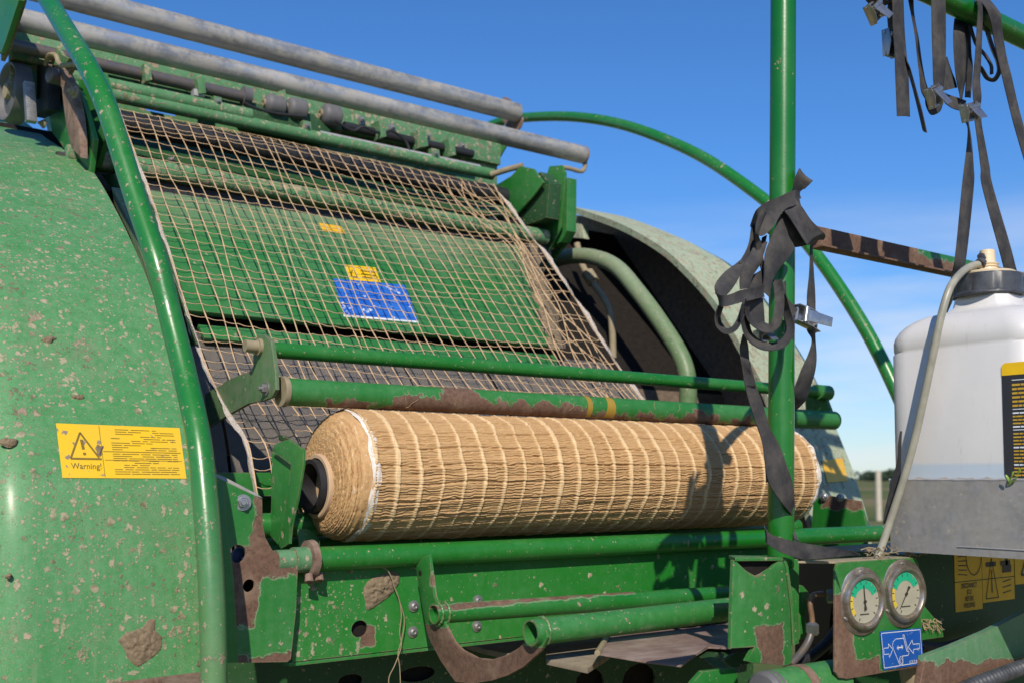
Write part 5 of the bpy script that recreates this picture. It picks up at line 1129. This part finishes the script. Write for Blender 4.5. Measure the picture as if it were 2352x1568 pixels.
# 6: wide strap at the right edge
s6 = strap('wide black strap wrapped over the bar at the right and leaving the picture', pY(2290, 50, YW))
strap_part(s6, 'webbing', rows_of(TB, [(1880, -40, 2060, 0, .03, .02), (1930, -5, 2110, 60, -.01, -.02), (2010, 40, 2150, 120, -.036, -.036), (2065, 170, 2160, 200, -.036, -.036), (2090, 300, 2172, 300, -.03, -.03), (2125, 470, 2200, 470, -.03, -.03), (2165, 640, 2245, 650, -.03, -.03), (2215, 850, 2290, 850, -.03, -.03), (2268, 1060, 2345, 1060, -.03, -.03), (2350, 1340, 2430, 1340, -.03, -.03), (2420, 1560, 2500, 1560, -.02, -.02)]), YW)
# 7: jug hold-down running beside the tray corner
s7 = strap('black strap running down the tray corner behind the clear hose', pX(2060, 1150, .745), 'tie down straps')
bm = bmesh.new(); ribbon(bm, rows_of(TG, [(598, 240, 610, 240), (583, 330, 606, 340), (575, 470, 602, 520), (540, 600, 592, 610), (505, 740, 555, 740), (478, 860, 520, 850), (463, 970, 480, 960)]), lambda u, v, d: pX(u, v, .742+d)); obj('webbing', bm, M['web'], s7, 50)
# 8: knotted strap on the pole
kn = empty('strap', pY(1790, 600, PY_-.03), 'tangled black strap knotted in loops round the green pole', 'strap', 'tie down straps')
YN = PY_-.034
K = lambda nm, rows, y, f=.08: strap_part(kn, nm, rows, y, f)
K('webbing', rows_of(TK, [(985, 330, 1030, 330, .0, 0), (968, 260, 1020, 276, 0, 0), (972, 180, 1075, 230, -.005, -.01), (1012, 80, 1126, 180, -.01, -.02), (1020, 95, 1120, 192, .01, .0), (985, 190, 1060, 250, .012, .01)]), YN)
K('webbing', rows_of(TK, [(600, 560, 640, 780, .04, .05), (640, 450, 650, 660, -.0, -.01), (690, 390, 720, 640, -.015, -.02), (760, 350, 800, 560, -.02, -.025), (860, 308, 885, 430, -.022, -.025), (960, 262, 1000, 385, -.018, -.02), (1022, 268, 1032, 400, .0, -.005)]), YN)
K('webbing', rows_of(TK, [(700, 400, 760, 360, .01, .01), (650, 500, 700, 470, .0, -.012), (640, 640, 660, 600, .02, .01), (600, 760, 635, 760, .03, .03), (590, 820, 620, 800, .03, .03)]), YN)
K('webbing', rows_of(TK, [(1000, 350, 880, 425, -.02, -.022), (1050, 420, 925, 480, -.025, -.03), (1115, 515, 985, 575, -.03, -.034), (1190, 590, 1050, 680, -.03, -.034), (1236, 640, 1085, 722, -.026, -.03), (1225, 680, 1100, 722, .0, .0)]), YN)
K('webbing', rows_of(TK, [(870, 440, 905, 435, -.012, -.012), (890, 560, 985, 560, -.012, -.016), (930, 670, 1050, 690, -.010, -.014), (985, 745, 1082, 722, -.008, -.01)]), YN)
K('webbing', rows_of(TK, [(850, 460, 885, 470, -.010, -.010), (810, 580, 920, 640, -.016, -.016), (760, 700, 970, 745, -.020, -.018), (725, 800, 910, 850, -.02, -.018), (718, 900, 850, 920, -.02, -.02), (715, 1020, 790, 1020, -.02, -.02), (690, 1110, 760, 1170, -.015, -.02)]), YN)
K('webbing', rows_of(TK, [(640, 700, 745, 700, -.0, -.01), (600, 790, 715, 800, .0, -.01), (540, 900, 690, 880, -.01, -.012), (510, 1010, 620, 990, -.01, -.012), (512, 1105, 590, 1095, -.01, -.01)]), YN)
K('webbing', rows_of(TK, [(690, 690, 730, 720, .02, .02), (590, 790, 650, 800, .015, .01), (480, 885, 570, 850, .01, .0), (375, 960, 500, 1010, .0, -.01), (300, 1060, 410, 1140, .0, -.012), (300, 1140, 340, 1165, .0, -.012)]), YN)
K('webbing', rows_of(TK, [(300, 1130, 335, 1235, .0, -.004), (360, 1155, 365, 1250, -.02, -.02), (430, 1145, 430, 1240, -.028, -.03), (510, 1112, 510, 1218, -.03, -.032), (620, 1090, 620, 1190, -.03, -.03), (718, 1062, 718, 1168, -.02, -.02)]), YN)
K('webbing', path_rows(TK, [(348, 1245), (322, 1330), (335, 1410), (395, 1458), (465, 1432), (515, 1345), (540, 1262), (560, 1200)], 12, -.005), YN)
K('webbing', path_rows(TK, [(600, 1190), (590, 1270), (630, 1370), (740, 1435), (815, 1395), (845, 1270), (845, 1120), (830, 1020)], 21, -.022), YN)
K('webbing', path_rows(TK, [(560, 1230), (555, 1380), (600, 1510), (720, 1585), (860, 1570), (935, 1480), (940, 1390), (905, 1270), (868, 1150)], 18, -.026), YN)
K('webbing', rows_of(TK, [(845, 1100, 850, 1210, -.01, -.01), (905, 1170, 890, 1290, -.012, -.012), (960, 1235, 935, 1342, -.012, -.012), (1002, 1275, 975, 1320, -.01, -.01)]), YN)
K('webbing', rows_of(TK, [(570, 1215, 705, 1180, -.012, -.012), (580, 1300, 715, 1300, -.010, -.012), (600, 1390, 720, 1390, -.012, -.012)]), YN)
K('webbing', rows_of(TK, [(700, 660, 740, 640, .01, .01), (680, 800, 705, 850, .005, .0), (690, 930, 725, 1000, -.0, -.004), (700, 1060, 720, 1090, -.01, -.01)]), YN)
K('webbing', rows_of(TK, [(1112, 725, 1127, 725, -.0, .0), (1108, 850, 1130, 850, 0, .01), (1102, 980, 1138, 960, 0, .012), (1085, 1150, 1150, 1150, 0, .01), (1083, 1330, 1152, 1340, 0, .01)])+rows_of(TM, [(1065, 780, 1155, 770, 0, .01), (1120, 890, 1155, 880, .0, .01), (1085, 1040, 1168, 1090, .0, .01), (1000, 1230, 1150, 1250, .0, .012), (940, 1390, 1105, 1400, .01, .02), (890, 1500, 1050, 1560, .02, .03), (850, 1650, 920, 1700, .05, .05)]), YN)
K('webbing', rows_of(TK, [(650, 470, 668, 470, .03, .03), (612, 560, 640, 560, .02, .02), (592, 690, 625, 700, .015, .015), (560, 780, 600, 800, .01, .01), (500, 880, 545, 890, .0, .0)]), YN)
K('webbing', rows_of(TK, [(700, 420, 745, 400, -.026, -.026), (660, 500, 700, 520, -.024, -.024), (640, 600, 672, 640, -.02, -.02), (645, 690, 690, 700, -.01, -.01), (655, 800, 705, 820, -.004, -.004), (690, 930, 730, 960, -.006, -.006)]), YN)
K('webbing', rows_of(TK, [(590, 1000, 690, 940, .0, -.006), (585, 1080, 700, 1060, .0, -.01), (572, 1180, 700, 1150, .0, -.01), (568, 1240, 690, 1250, .0, -.01), (580, 1330, 640, 1350, -.008, -.008)]), YN)
K('webbing', rows_of(TK, [(880, 1040, 900, 1030, -.01, -.004), (865, 1150, 905, 1160, -.012, -.006), (880, 1300, 925, 1290, -.012, -.006), (900, 1420, 940, 1400, -.012, -.008), (890, 1500, 925, 1520, -.012, -.01)]), YN)
cam_buckle(kn, *TK(975, 1300), *TK(1175, 1400), YN-.008, .026); cam_buckle(kn, *TK(690, 1450), *TK(700, 1545), YN-.012, .022)
# 9: strap that runs down across the pole to its foot
lo_ = empty('strap', pY(1790, 1150, PY_-.03), 'black strap crossing the lower pole diagonally and looping round its foot', 'strap', 'tie down straps')
strap_part(lo_, 'webbing', rows_of(TM, [(345, 830, 370, 830, -.01, -.01), (312, 960, 405, 960, -.0, -.012), (318, 1080, 425, 1200, .0, -.012), (350, 1270, 450, 1290, 0, -.01), (372, 1400, 492, 1400, 0, -.01)])+rows_of(TH, [(885, 20, 955, 10, 0, -.006), (905, 170, 1005, 200, .0, -.006), (940, 330, 1065, 370, .0, -.006), (1000, 520, 1132, 590, .0, -.006), (1062, 700, 1205, 720, -.004, -.006), (1085, 860, 1275, 910, -.006, -.006), (1120, 1060, 1322, 1050, -.006, -.004), (1225, 1225, 1342, 1190, -.004, .004), (1320, 1345, 1345, 1330, .01, .03)]), YN, .03)
strap_part(lo_, 'webbing', rows_of(TH, [(1085, 800, 1092, 800, 0, .01), (1090, 900, 1115, 960, .0, .0), (1100, 1060, 1190, 1040, .0, -.002)]), YN+.004, .03)
strap_part(lo_, 'webbing', rows_of(T4, [(1462, 40, 1478, 175, .04, .04), (1475, 75, 1483, 195, -.004, -.004), (1520, 118, 1525, 232, -.012, -.012), (1600, 150, 1630, 290, -.014, -.016), (1720, 182, 1790, 342, -.02, -.024), (1890, 214, 1885, 346, -.04, -.045), (2080, 246, 2075, 332, -.08, -.085), (2230, 268, 2232, 312, -.12, -.12), (2312, 298, 2315, 312, -.14, -.14)]), YN, .03)
strap_part(lo_, 'webbing', rows_of(T4, [(1700, -20, 1718, -20, .03, .03), (1712, 90, 1732, 90, .02, .02), (1730, 165, 1775, 192, .0, -.01)]), YN, .0)
# =================================================================== JUG
XJ = .885; cj = pX(2270, 668, XJ); YJ = cj.y
jug = empty('jug', (XJ, YJ, 1.326), 'cloudy white plastic jug with black screw ring standing in the grey tray', 'jug')
def rrect(hx, hy, r_, z, n=10):
    out = []
    for cx_, cy_, a0 in ((hx-r_, hy-r_, 0), (-hx+r_, hy-r_, 90), (-hx+r_, -hy+r_, 180), (hx-r_, -hy+r_, 270)):
        for k_ in range(n): a_ = R(a0+90*k_/(n-1)); out.append(Vector((XJ+cx_+r_*math.cos(a_), YJ+cy_+r_*math.sin(a_), z)))
    return out
ye = pX(2069, 900, XJ-.06).y-YJ; hy = ye; hx = .115
zs = pX(2100, 742, XJ).z
prof_ = [(1.328, .008), (1.336, .0), (1.45, 0), (zs-.072, 0), (zs-.068, .0022), (zs-.064, .0010), (zs-.050, .0008), (zs-.040, .0030), (zs-.029, .0085), (zs-.019, .0165), (zs-.010, .0275), (zs-.004, .040), (zs, .055)]
bm = bmesh.new(); prev = None; rows = []
for z_, in_ in prof_:
    ring_ = [bm.verts.new(p) for p in rrect(hx-in_, hy-in_, .048, z_)]; rows.append(ring_)
rn = .0565
zn = pX(2200, 690, XJ).z
def circ(r_, z_):
    out = []
    for p in rrect(hx, hy, .045, z_):
        a_ = math.atan2(p.y-YJ, p.x-XJ); out.append(Vector((XJ+r_*math.cos(a_), YJ+r_*math.sin(a_), z_)))
    return out
for r_, z_ in ((rn+.012, zs+.003), (rn+.003, zs+.010), (rn, zs+.020), (rn-.0005, zn-.006), (rn-.004, zn-.004), (rn-.004, zn+.02)): rows.append([bm.verts.new(p) for p in circ(r_, z_)])
for A, B in zip(rows, rows[1:]): bridge(bm, A, B)
bm.faces.new(rows[0]); bm.faces.new(rows[-1]); body = obj('body', bm, M['jug'], jug, 50)
zc1 = pX(2200, 646, XJ).z
bm = bmesh.new(); n = 72; pr_ = []
for z_, r_ in ((zn-.003, .0590), (zn-.001, .0600), (zn+.002, .0590), (zn+.004, .0570), (zc1-.003, .0565), (zc1, .0545)):
    pr_.append([bm.verts.new((XJ+(r_-(.0022 if (k_ % 9) == 0 and zn+.003 < z_ < zc1-.001 else 0))*math.cos(2*math.pi*k_/n), YJ+(r_-(.0022 if (k_ % 9) == 0 and zn+.003 < z_ < zc1-.001 else 0))*math.sin(2*math.pi*k_/n), z_)) for k_ in range(n)])
for A, B in zip(pr_, pr_[1:]): bridge(bm, A, B)
bm.faces.new(pr_[0]); bm.faces.new(pr_[-1]); obj('screw_ring', bm, M['blackp'], jug)
bm = bmesh.new(); lathe(bm, [(0, .047), (.004, .0475), (.006, .044), (.008, .018), (.014, .0165), (.016, .019), (.018, .0165), (.021, .019), (.023, .0165), (.025, .0135), (.046, .0125), (.047, .011)], (XJ, YJ, zc1), (0, 0, 1), 36); obj('cap', bm, M['cream'], jug)
top = Vector((XJ, YJ, zc1+.034))
bm = bmesh.new(); pe = pX(2248, 607, XJ-.02); tube(bm, [top, pe], .006, 12); obj('spout', bm, M['cream'], jug)
bm = bmesh.new(); pc_ = pX(2253, 606, XJ-.016); ax_ = (pe-top).normalized(); lathe(bm, [(-.004, .0105), (.004, .0105)], pc_, ax_, 16); plate(bm, [pX(u, v, XJ-.016) for u, v in ((2246, 600), (2243, 588), (2250, 580), (2259, 582), (2263, 592), (2258, 604))], (.006, 0, 0)); obj('hose_clip', bm, M['blackp'], jug)
hpts = [pX(2248, 607, XJ-.02), pX(2232, 611, XJ-.035), pX(2208, 627, XJ-.08), pX(2182, 662, .765), pX(2162, 725, .748), pX(2146, 800, .742), pX(2124, 905, .740), pX(2100, 1012, .738), pX(2074, 1105, .735), pX(2048, 1185, .732), pX(2030, 1240, .725), pX(2014, 1282, .715)]
bm = bmesh.new(); tube(bm, catmull(hpts, 8), .0066, 16); obj('hose', bm, M['hosetan'], jug)
# label on the jug's side
XJL = XJ-hx-.0012
def jl(u, v, o=0): p = pX(u, v, XJL); return Vector((XJL-o, p.y, p.z))
pa, pb3 = jl(2300, 834), jl(2312, 1099); yl0, yl1 = pa.y, pa.y-.15; zl0, zl1, zl2 = pa.z, jl(2303, 862).z, pb3.z
def lrect(y0, y1, z0_, z1_, o, bm): bm.faces.new([bm.verts.new((XJL-o, y, z)) for y, z in ((y0, z0_), (y1, z0_), (y1, z1_), (y0, z1_))])
bm = bmesh.new(); plate(bm, [Vector((XJL, y, z)) for y, z in ((yl0, zl1), (yl1, zl1), (yl1, zl2), (yl0-.008, zl2), (yl0-.002, zl2+.003), (yl0, zl2+.008))], (.001, 0, 0), 0); jlb = obj('label', bm, M['blacklabel'], jug)
bm = bmesh.new(); plate(bm, [Vector((XJL-.0004, y, z)) for y, z in ((yl0, zl1), (yl1, zl1), (yl1, zl0), (yl0-.006, zl0), (yl0-.002, zl0-.002), (yl0, zl0-.006))], (.001, 0, 0), 0); obj('label_band', bm, M['yelclean'], jlb)
bmy, bmw = bmesh.new(), bmesh.new(); z_ = zl1-.008; i = 0; q = random.Random(2)
yt = yl0-.017
while z_ > zl2+.004:
    wht = i in (0, 7, 8, 12, 13, 18, 23, 27); tgt = bmw if wht else bmy; hgt = .0034 if i < 7 else .0024; y = yt
    if i in (0, 7, 13): lrect(y, yl1, z_, z_-.0012, .0008, bmw)
    else:
        while y > yl1+.004:
            l = q.uniform(.004, .014); lrect(y, max(y-l, yl1), z_, z_-hgt, .0008, tgt); y -= l+.0012
    z_ -= .0068 if i < 7 else .0056; i += 1
obj('label_lines', bmy, M['inkg'], jlb, 0); obj('label_rules', bmw, M['inkw'], jlb, 0)
# second jug deeper in the tray: only its white shoulder shows behind
XJ2 = XJ+.30; j2 = empty('jug', (XJ2, -.80, 1.326), 'second white jug, mostly hidden behind the first one in the tray', 'jug')
bm = bmesh.new(); rows = []
cj2 = pX(2400, 640, XJ2); YJ2 = cj2.y
for z_, r_ in ((1.328, .10), (1.335, .112), (1.66, .112), (1.70, .10), (1.72, .06), (1.73, .052), (pX(2340, 672, XJ2).z, .052)):
    rows.append([bm.verts.new((XJ2+r_*math.cos(2*math.pi*k_/36), YJ2+r_*1.1*math.sin(2*math.pi*k_/36), z_)) for k_ in range(36)])
for A, B in zip(rows, rows[1:]): bridge(bm, A, B)
bm.faces.new(rows[0]); bm.faces.new(rows[-1]); j2.location = (XJ2, YJ2, 1.326); obj('body', bm, M['jug'], j2, 50)
bm = bmesh.new(); lathe(bm, [(0, .056), (.02, .055), (.022, .03), (.03, .025), (.05, .02)], (XJ2, YJ2, pX(2340, 672, XJ2).z), (0, 0, 1), 30); obj('cap', bm, M['wheel'], j2)
# =================================================================== SMALL THINGS
# seedling growing from the dirt in the tray
sd_ = empty('seedling', pX(2318, 1108, XT-.002), 'tiny green seedling sprouting from dirt on the tray rim', 'seedling')
bm = bmesh.new(); b0 = pX(2316, 1112, XT-.003); tube(bm, catmull([b0, pX(2320, 1100, XT-.008), pX(2325, 1092, XT-.010)], 4), .0012, 6); tube(bm, catmull([b0, pX(2330, 1102, XT-.006), pX(2337, 1092, XT-.008)], 4), .0012, 6); obj('stem', bm, M['leaf'], sd_)
for (u, v, w_, l_, t_) in ((2318, 1106, .006, .013, -.5), (2336, 1090, .004, .014, 1.2), (2324, 1094, .004, .010, .6)):
    bm = bmesh.new(); c_ = pX(u, v, XT-.010); d_ = Vector((-.3, -math.sin(t_)*.6, .8)).normalized(); e_ = d_.cross(Vector((-1, 0, 0))).normalized(); f_ = d_.cross(e_)
    ln = [(0, 0), (.25, .8), (.55, 1.), (.85, .6), (1, 0)]
    L_ = [bm.verts.new(c_+d_*l_*s+e_*w_*.5*w2_+f_*.002*s) for s, w2_ in ln]; Rr = [bm.verts.new(c_+d_*l_*s-e_*w_*.5*w2_+f_*.002*s) for s, w2_ in ln[1:-1]]; Md = [bm.verts.new(c_+d_*l_*s+f_*(-.002+.002*s)) for s, w2_ in ln[1:-1]]
    for k_ in range(2):
        bm.faces.new((L_[k_+1], L_[k_+2], Md[k_+1], Md[k_])); bm.faces.new((Rr[k_], Md[k_], Md[k_+1], Rr[k_+1]))
    bm.faces.new((L_[0], L_[1], Md[0])); bm.faces.new((L_[0], Md[0], Rr[0])); bm.faces.new((L_[4], Md[2], L_[3])); bm.faces.new((L_[4], Rr[2], Md[2])); obj('leaf', bm, M['leaf'], sd_)
from mathutils import noise as mn
def inside(p, poly):
    c = False; j = len(poly)-1
    for i in range(len(poly)):
        a, b = poly[i], poly[j]
        if (a[1] > p[1]) != (b[1] > p[1]) and p[0] < (b[0]-a[0])*(p[1]-a[1])/(b[1]-a[1])+a[0]: c = not c
        j = i
    return c
def clod(name, outline, plane, thick, label, seed):
    """lump of dried mud: ragged outline, crumbly top"""
    ol = [tuple(p[:2]) for p in catmull([(*p, 0.) for p in outline+[outline[0]]], 5)][:-1]
    ol = [(a+2.2*mn.noise((a*.15, b*.15, seed)), b+2.2*mn.noise((a*.15, b*.15, seed+9))) for a, b in ol]
    us, vs = [p[0] for p in ol], [p[1] for p in ol]; st_ = max(.8, (max(us)-min(us))/46); bm = bmesh.new(); g = {}
    segs = list(zip(ol, ol[1:]+ol[:1]))
    def edge_d(u, v):
        m = 1e9
        for (ax, ay), (bx_, by) in segs:
            L2 = (bx_-ax)**2+(by-ay)**2+1e-9; t = max(0, min(1, ((u-ax)*(bx_-ax)+(v-ay)*(by-ay))/L2)); m = min(m, (u-ax-t*(bx_-ax))**2+(v-ay-t*(by-ay))**2)
        return math.sqrt(m)
    R0 = .32*min(max(us)-min(us), max(vs)-min(vs))
    for i in range(-1, int((max(us)-min(us))/st_)+2):
        for j in range(-1, int((max(vs)-min(vs))/st_)+2):
            u, v = min(us)+i*st_, min(vs)+j*st_; d = edge_d(u, v)*(1 if inside((u, v), ol) else -1)
            if d < -1.5*st_: continue
            b_, nn = plane(u, v)
            if d <= 0: h = -.0015
            else:
                q = (u*.09, v*.09, seed); f = mn.fractal(q, .9, 2.1, 5)+.5*mn.noise((u*.5, v*.5, seed))
                h = thick*(min(1, d/R0)**.55)*(.75+.55*f)+.0006*random.random()
            g[i, j] = bm.verts.new(b_+nn*h)
    for (i, j) in list(g):
        q4_ = [(i, j), (i+1, j), (i+1, j+1), (i, j+1)]
        if all(k_ in g for k_ in q4_): bm.faces.new([g[k_] for k_ in q4_])
    for vv in [x for x in bm.verts if not x.link_faces]: bm.verts.remove(vv)
    o = obj('mud_clod', bm, M['mud'], None, 0); tag(o, label, 'mud clod', 'dried mud stuck on the baler'); return o
clod('mud', [(270, 1470), (290, 1452), (325, 1440), (340, 1424), (356, 1420), (358, 1445), (372, 1462), (370, 1490), (345, 1512), (318, 1530), (296, 1515), (285, 1490)], on_shield, .0055, 'large ragged mud clod low on the near green shield', 1)
fpl = lambda u, v: (pY(u, v, YF-.0005), Vector((0, -1, 0)))
clod('mud', [(836, 1350), (850, 1330), (880, 1316), (905, 1310), (918, 1325), (910, 1350), (890, 1372), (862, 1392), (845, 1400), (838, 1378)], fpl, .008, 'brown mud clod stuck on the front panel below the roll', 2)
for i, (u, v, r_, lab) in enumerate(((112, 780, 14, 'small dark mud speck highest on the near shield'), (22, 1014, 17, 'mud lump at the left picture edge beside the yellow warning label'), (20, 1322, 11, 'dark round mud spot left of the glossy streak on the shield'), (228, 1034, 13, 'dark mud blob on the yellow warning label'), (180, 912, 12, 'thin mud smear above the yellow warning label'), (470, 1520, 14, 'mud smear on the foot of the near guard rail'))):
    q = random.Random(40+i); ol = [(u+r_*(1.25 if i in (0, 1, 4) else .85)*math.cos(a_)*(.7+.5*q.random()), v+r_*(.7 if i != 3 else 1.2)*math.sin(a_)*(.6+.5*q.random())) for a_ in np.linspace(0, 5.6, 9)]
    if i == 5: clod('mud', ol, lambda a, b: (pX(a, b, -.3)+Vector((-.012, -.016, 0)), Vector((-.6, -.8, 0))), .004, lab, 60)
    else: clod('mud', ol, on_shield, .005, lab, 60+i)
o = empty('twine', pY(930, 1330, YF-.03), 'thin strand of tan twine dangling over the front panel', 'twine')
bm = bmesh.new(); tube(bm, catmull([pY(u, v, YF-.014) for u, v in ((876, 1302), (888, 1307), (898, 1322), (905, 1345), (915, 1370), (922, 1410), (918, 1450), (922, 1480), (915, 1505), (905, 1530), (895, 1550), (893, 1568), (900, 1590))], 5), .0010, 6)
tube(bm, catmull([pY(u, v, YF-.014) for u, v in ((908, 1352), (918, 1380), (929, 1425), (922, 1470), (914, 1500), (918, 1530), (920, 1575))], 5), .0009, 6); obj('strand', bm, M['straw'], o)
def straw_bunch(label, pts_fn, n, seed):
    q = random.Random(seed); bm = bmesh.new()
    for _ in range(n):
        p, d_ = pts_fn(q); tube(bm, [p, p+d_*.5+Vector((0, 0, q.uniform(-.002, .004))), p+d_], q.uniform(.0006, .0012), 5)
    return tag(obj('straw_wisp', bm, M['straw'], None), label, 'straw', 'straw wisps caught on the machine')
straw_bunch('dry straw lying on top of the gauge panel under the tray', lambda q: (pY(q.uniform(1985, 2110), q.uniform(1258, 1285), YG+q.uniform(.0, .05)), Vector((q.uniform(-.022, .022), q.uniform(-.022, .022), q.uniform(-.004, .005)))), 55, 4)
straw_bunch('tuft of chaff caught below the gauge panel at the right', lambda q: (pY(q.uniform(2118, 2160), q.uniform(1420, 1442), YG+.01), Vector((q.uniform(-.008, .008), q.uniform(-.010, .0), q.uniform(-.012, .004)))), 45, 6)
# =================================================================== LIGHT, SKY, CAMERA
EL = R(36); saz = math.atan2(-.58, -.815)
sun_dir = Vector((math.sin(saz)*math.cos(EL), math.cos(saz)*math.cos(EL), math.sin(EL)))
L = bpy.data.lights.new('sun', 'SUN'); L.energy = 4.7; L.angle = R(.53); L.color = (1, .91, .77)
lo = bpy.data.objects.new('sun', L); COL.objects.link(lo); lo.rotation_euler = sun_dir.to_track_quat('Z', 'Y').to_euler(); lo.location = (0, -5, 8)
w = bpy.data.worlds.new('World'); scene.world = w; w.use_nodes = True; nt_ = w.node_tree
bg = nt_.nodes['Background']; sky = nt_.nodes.new('ShaderNodeTexSky'); sky.sky_type = 'NISHITA'; sky.sun_disc = False
sky.sun_elevation = EL; sky.sun_rotation = saz; sky.altitude = 100; sky.air_density = 1.0; sky.dust_density = .15; sky.ozone_density = 4.0
tc = nt_.nodes.new('ShaderNodeTexCoord'); mp = nt_.nodes.new('ShaderNodeMapping'); mp.inputs['Scale'].default_value = (1.2, 1.2, 9.); mp.inputs['Location'].default_value = (.35, .2, .4)
nz = nt_.nodes.new('ShaderNodeTexNoise'); nz.inputs['Scale'].default_value = 2.2; nz.inputs['Detail'].default_value = 6; nz.inputs['Roughness'].default_value = .55
nt_.links.new(tc.outputs['Generated'], mp.inputs[0]); nt_.links.new(mp.outputs[0], nz.inputs['Vector'])
sz = nt_.nodes.new('ShaderNodeSeparateXYZ'); nt_.links.new(tc.outputs['Generated'], sz.inputs[0])
m1 = nt_.nodes.new('ShaderNodeMapRange'); nt_.links.new(nz.outputs['Fac'], m1.inputs[0]); m1.inputs[1].default_value = .36; m1.inputs[2].default_value = .66; m1.inputs[4].default_value = .8
m2 = nt_.nodes.new('ShaderNodeMapRange'); nt_.links.new(sz.outputs[2], m2.inputs[0]); m2.inputs[1].default_value = .26; m2.inputs[2].default_value = .12
mm = nt_.nodes.new('ShaderNodeMath'); mm.operation = 'MULTIPLY'; nt_.links.new(m1.outputs[0], mm.inputs[0]); nt_.links.new(m2.outputs[0], mm.inputs[1])
mx = nt_.nodes.new('ShaderNodeMix'); mx.data_type = 'RGBA'; nt_.links.new(mm.outputs[0], mx.inputs[0]); gm = nt_.nodes.new('ShaderNodeMix'); gm.data_type = 'RGBA'; gm.blend_type = 'MULTIPLY'; gm.inputs[0].default_value = 1
nt_.links.new(sky.outputs[0], gm.inputs[6]); 
tz = nt_.nodes.new('ShaderNodeMapRange'); nt_.links.new(sz.outputs[2], tz.inputs[0]); tz.inputs[1].default_value = .0; tz.inputs[2].default_value = .30
tm = nt_.nodes.new('ShaderNodeMix'); tm.data_type = 'RGBA'; nt_.links.new(tz.outputs[0], tm.inputs[0]); tm.inputs[6].default_value = (.66, .78, .92, 1); tm.inputs[7].default_value = (.46, .83, 1.20, 1); nt_.links.new(tm.outputs[2], gm.inputs[7])
nt_.links.new(gm.outputs[2], mx.inputs[6]); mx.inputs[7].default_value = (6.7, 6.9, 7.4, 1)
nt_.links.new(mx.outputs[2], bg.inputs['Color']); bg.inputs['Strength'].default_value = .122
cd = bpy.data.cameras.new('camera'); co = bpy.data.objects.new('camera', cd); COL.objects.link(co); scene.camera = co
cd.sensor_width = 36; cd.lens = 36*FPX/2352; cd.shift_y = (PPV-784)/2352; cd.clip_end = 6000; cd.clip_start = .05
co.location = CAM; fwd = Vector(F3); upv = Vector(U3); rtv = Vector(RT)
co.rotation_euler = Matrix((rtv, upv, -fwd)).transposed().to_euler()
cd.dof.use_dof = True; cd.dof.focus_distance = 1.95; cd.dof.aperture_fstop = 5.0
scene.view_settings.view_transform = 'Standard'; scene.view_settings.look = 'None'; scene.view_settings.exposure = 0; scene.view_settings.gamma = 1
scene.cycles.use_denoising = True; scene.cycles.max_bounces = 6
scene.render.resolution_x, scene.render.resolution_y = 1024, 682
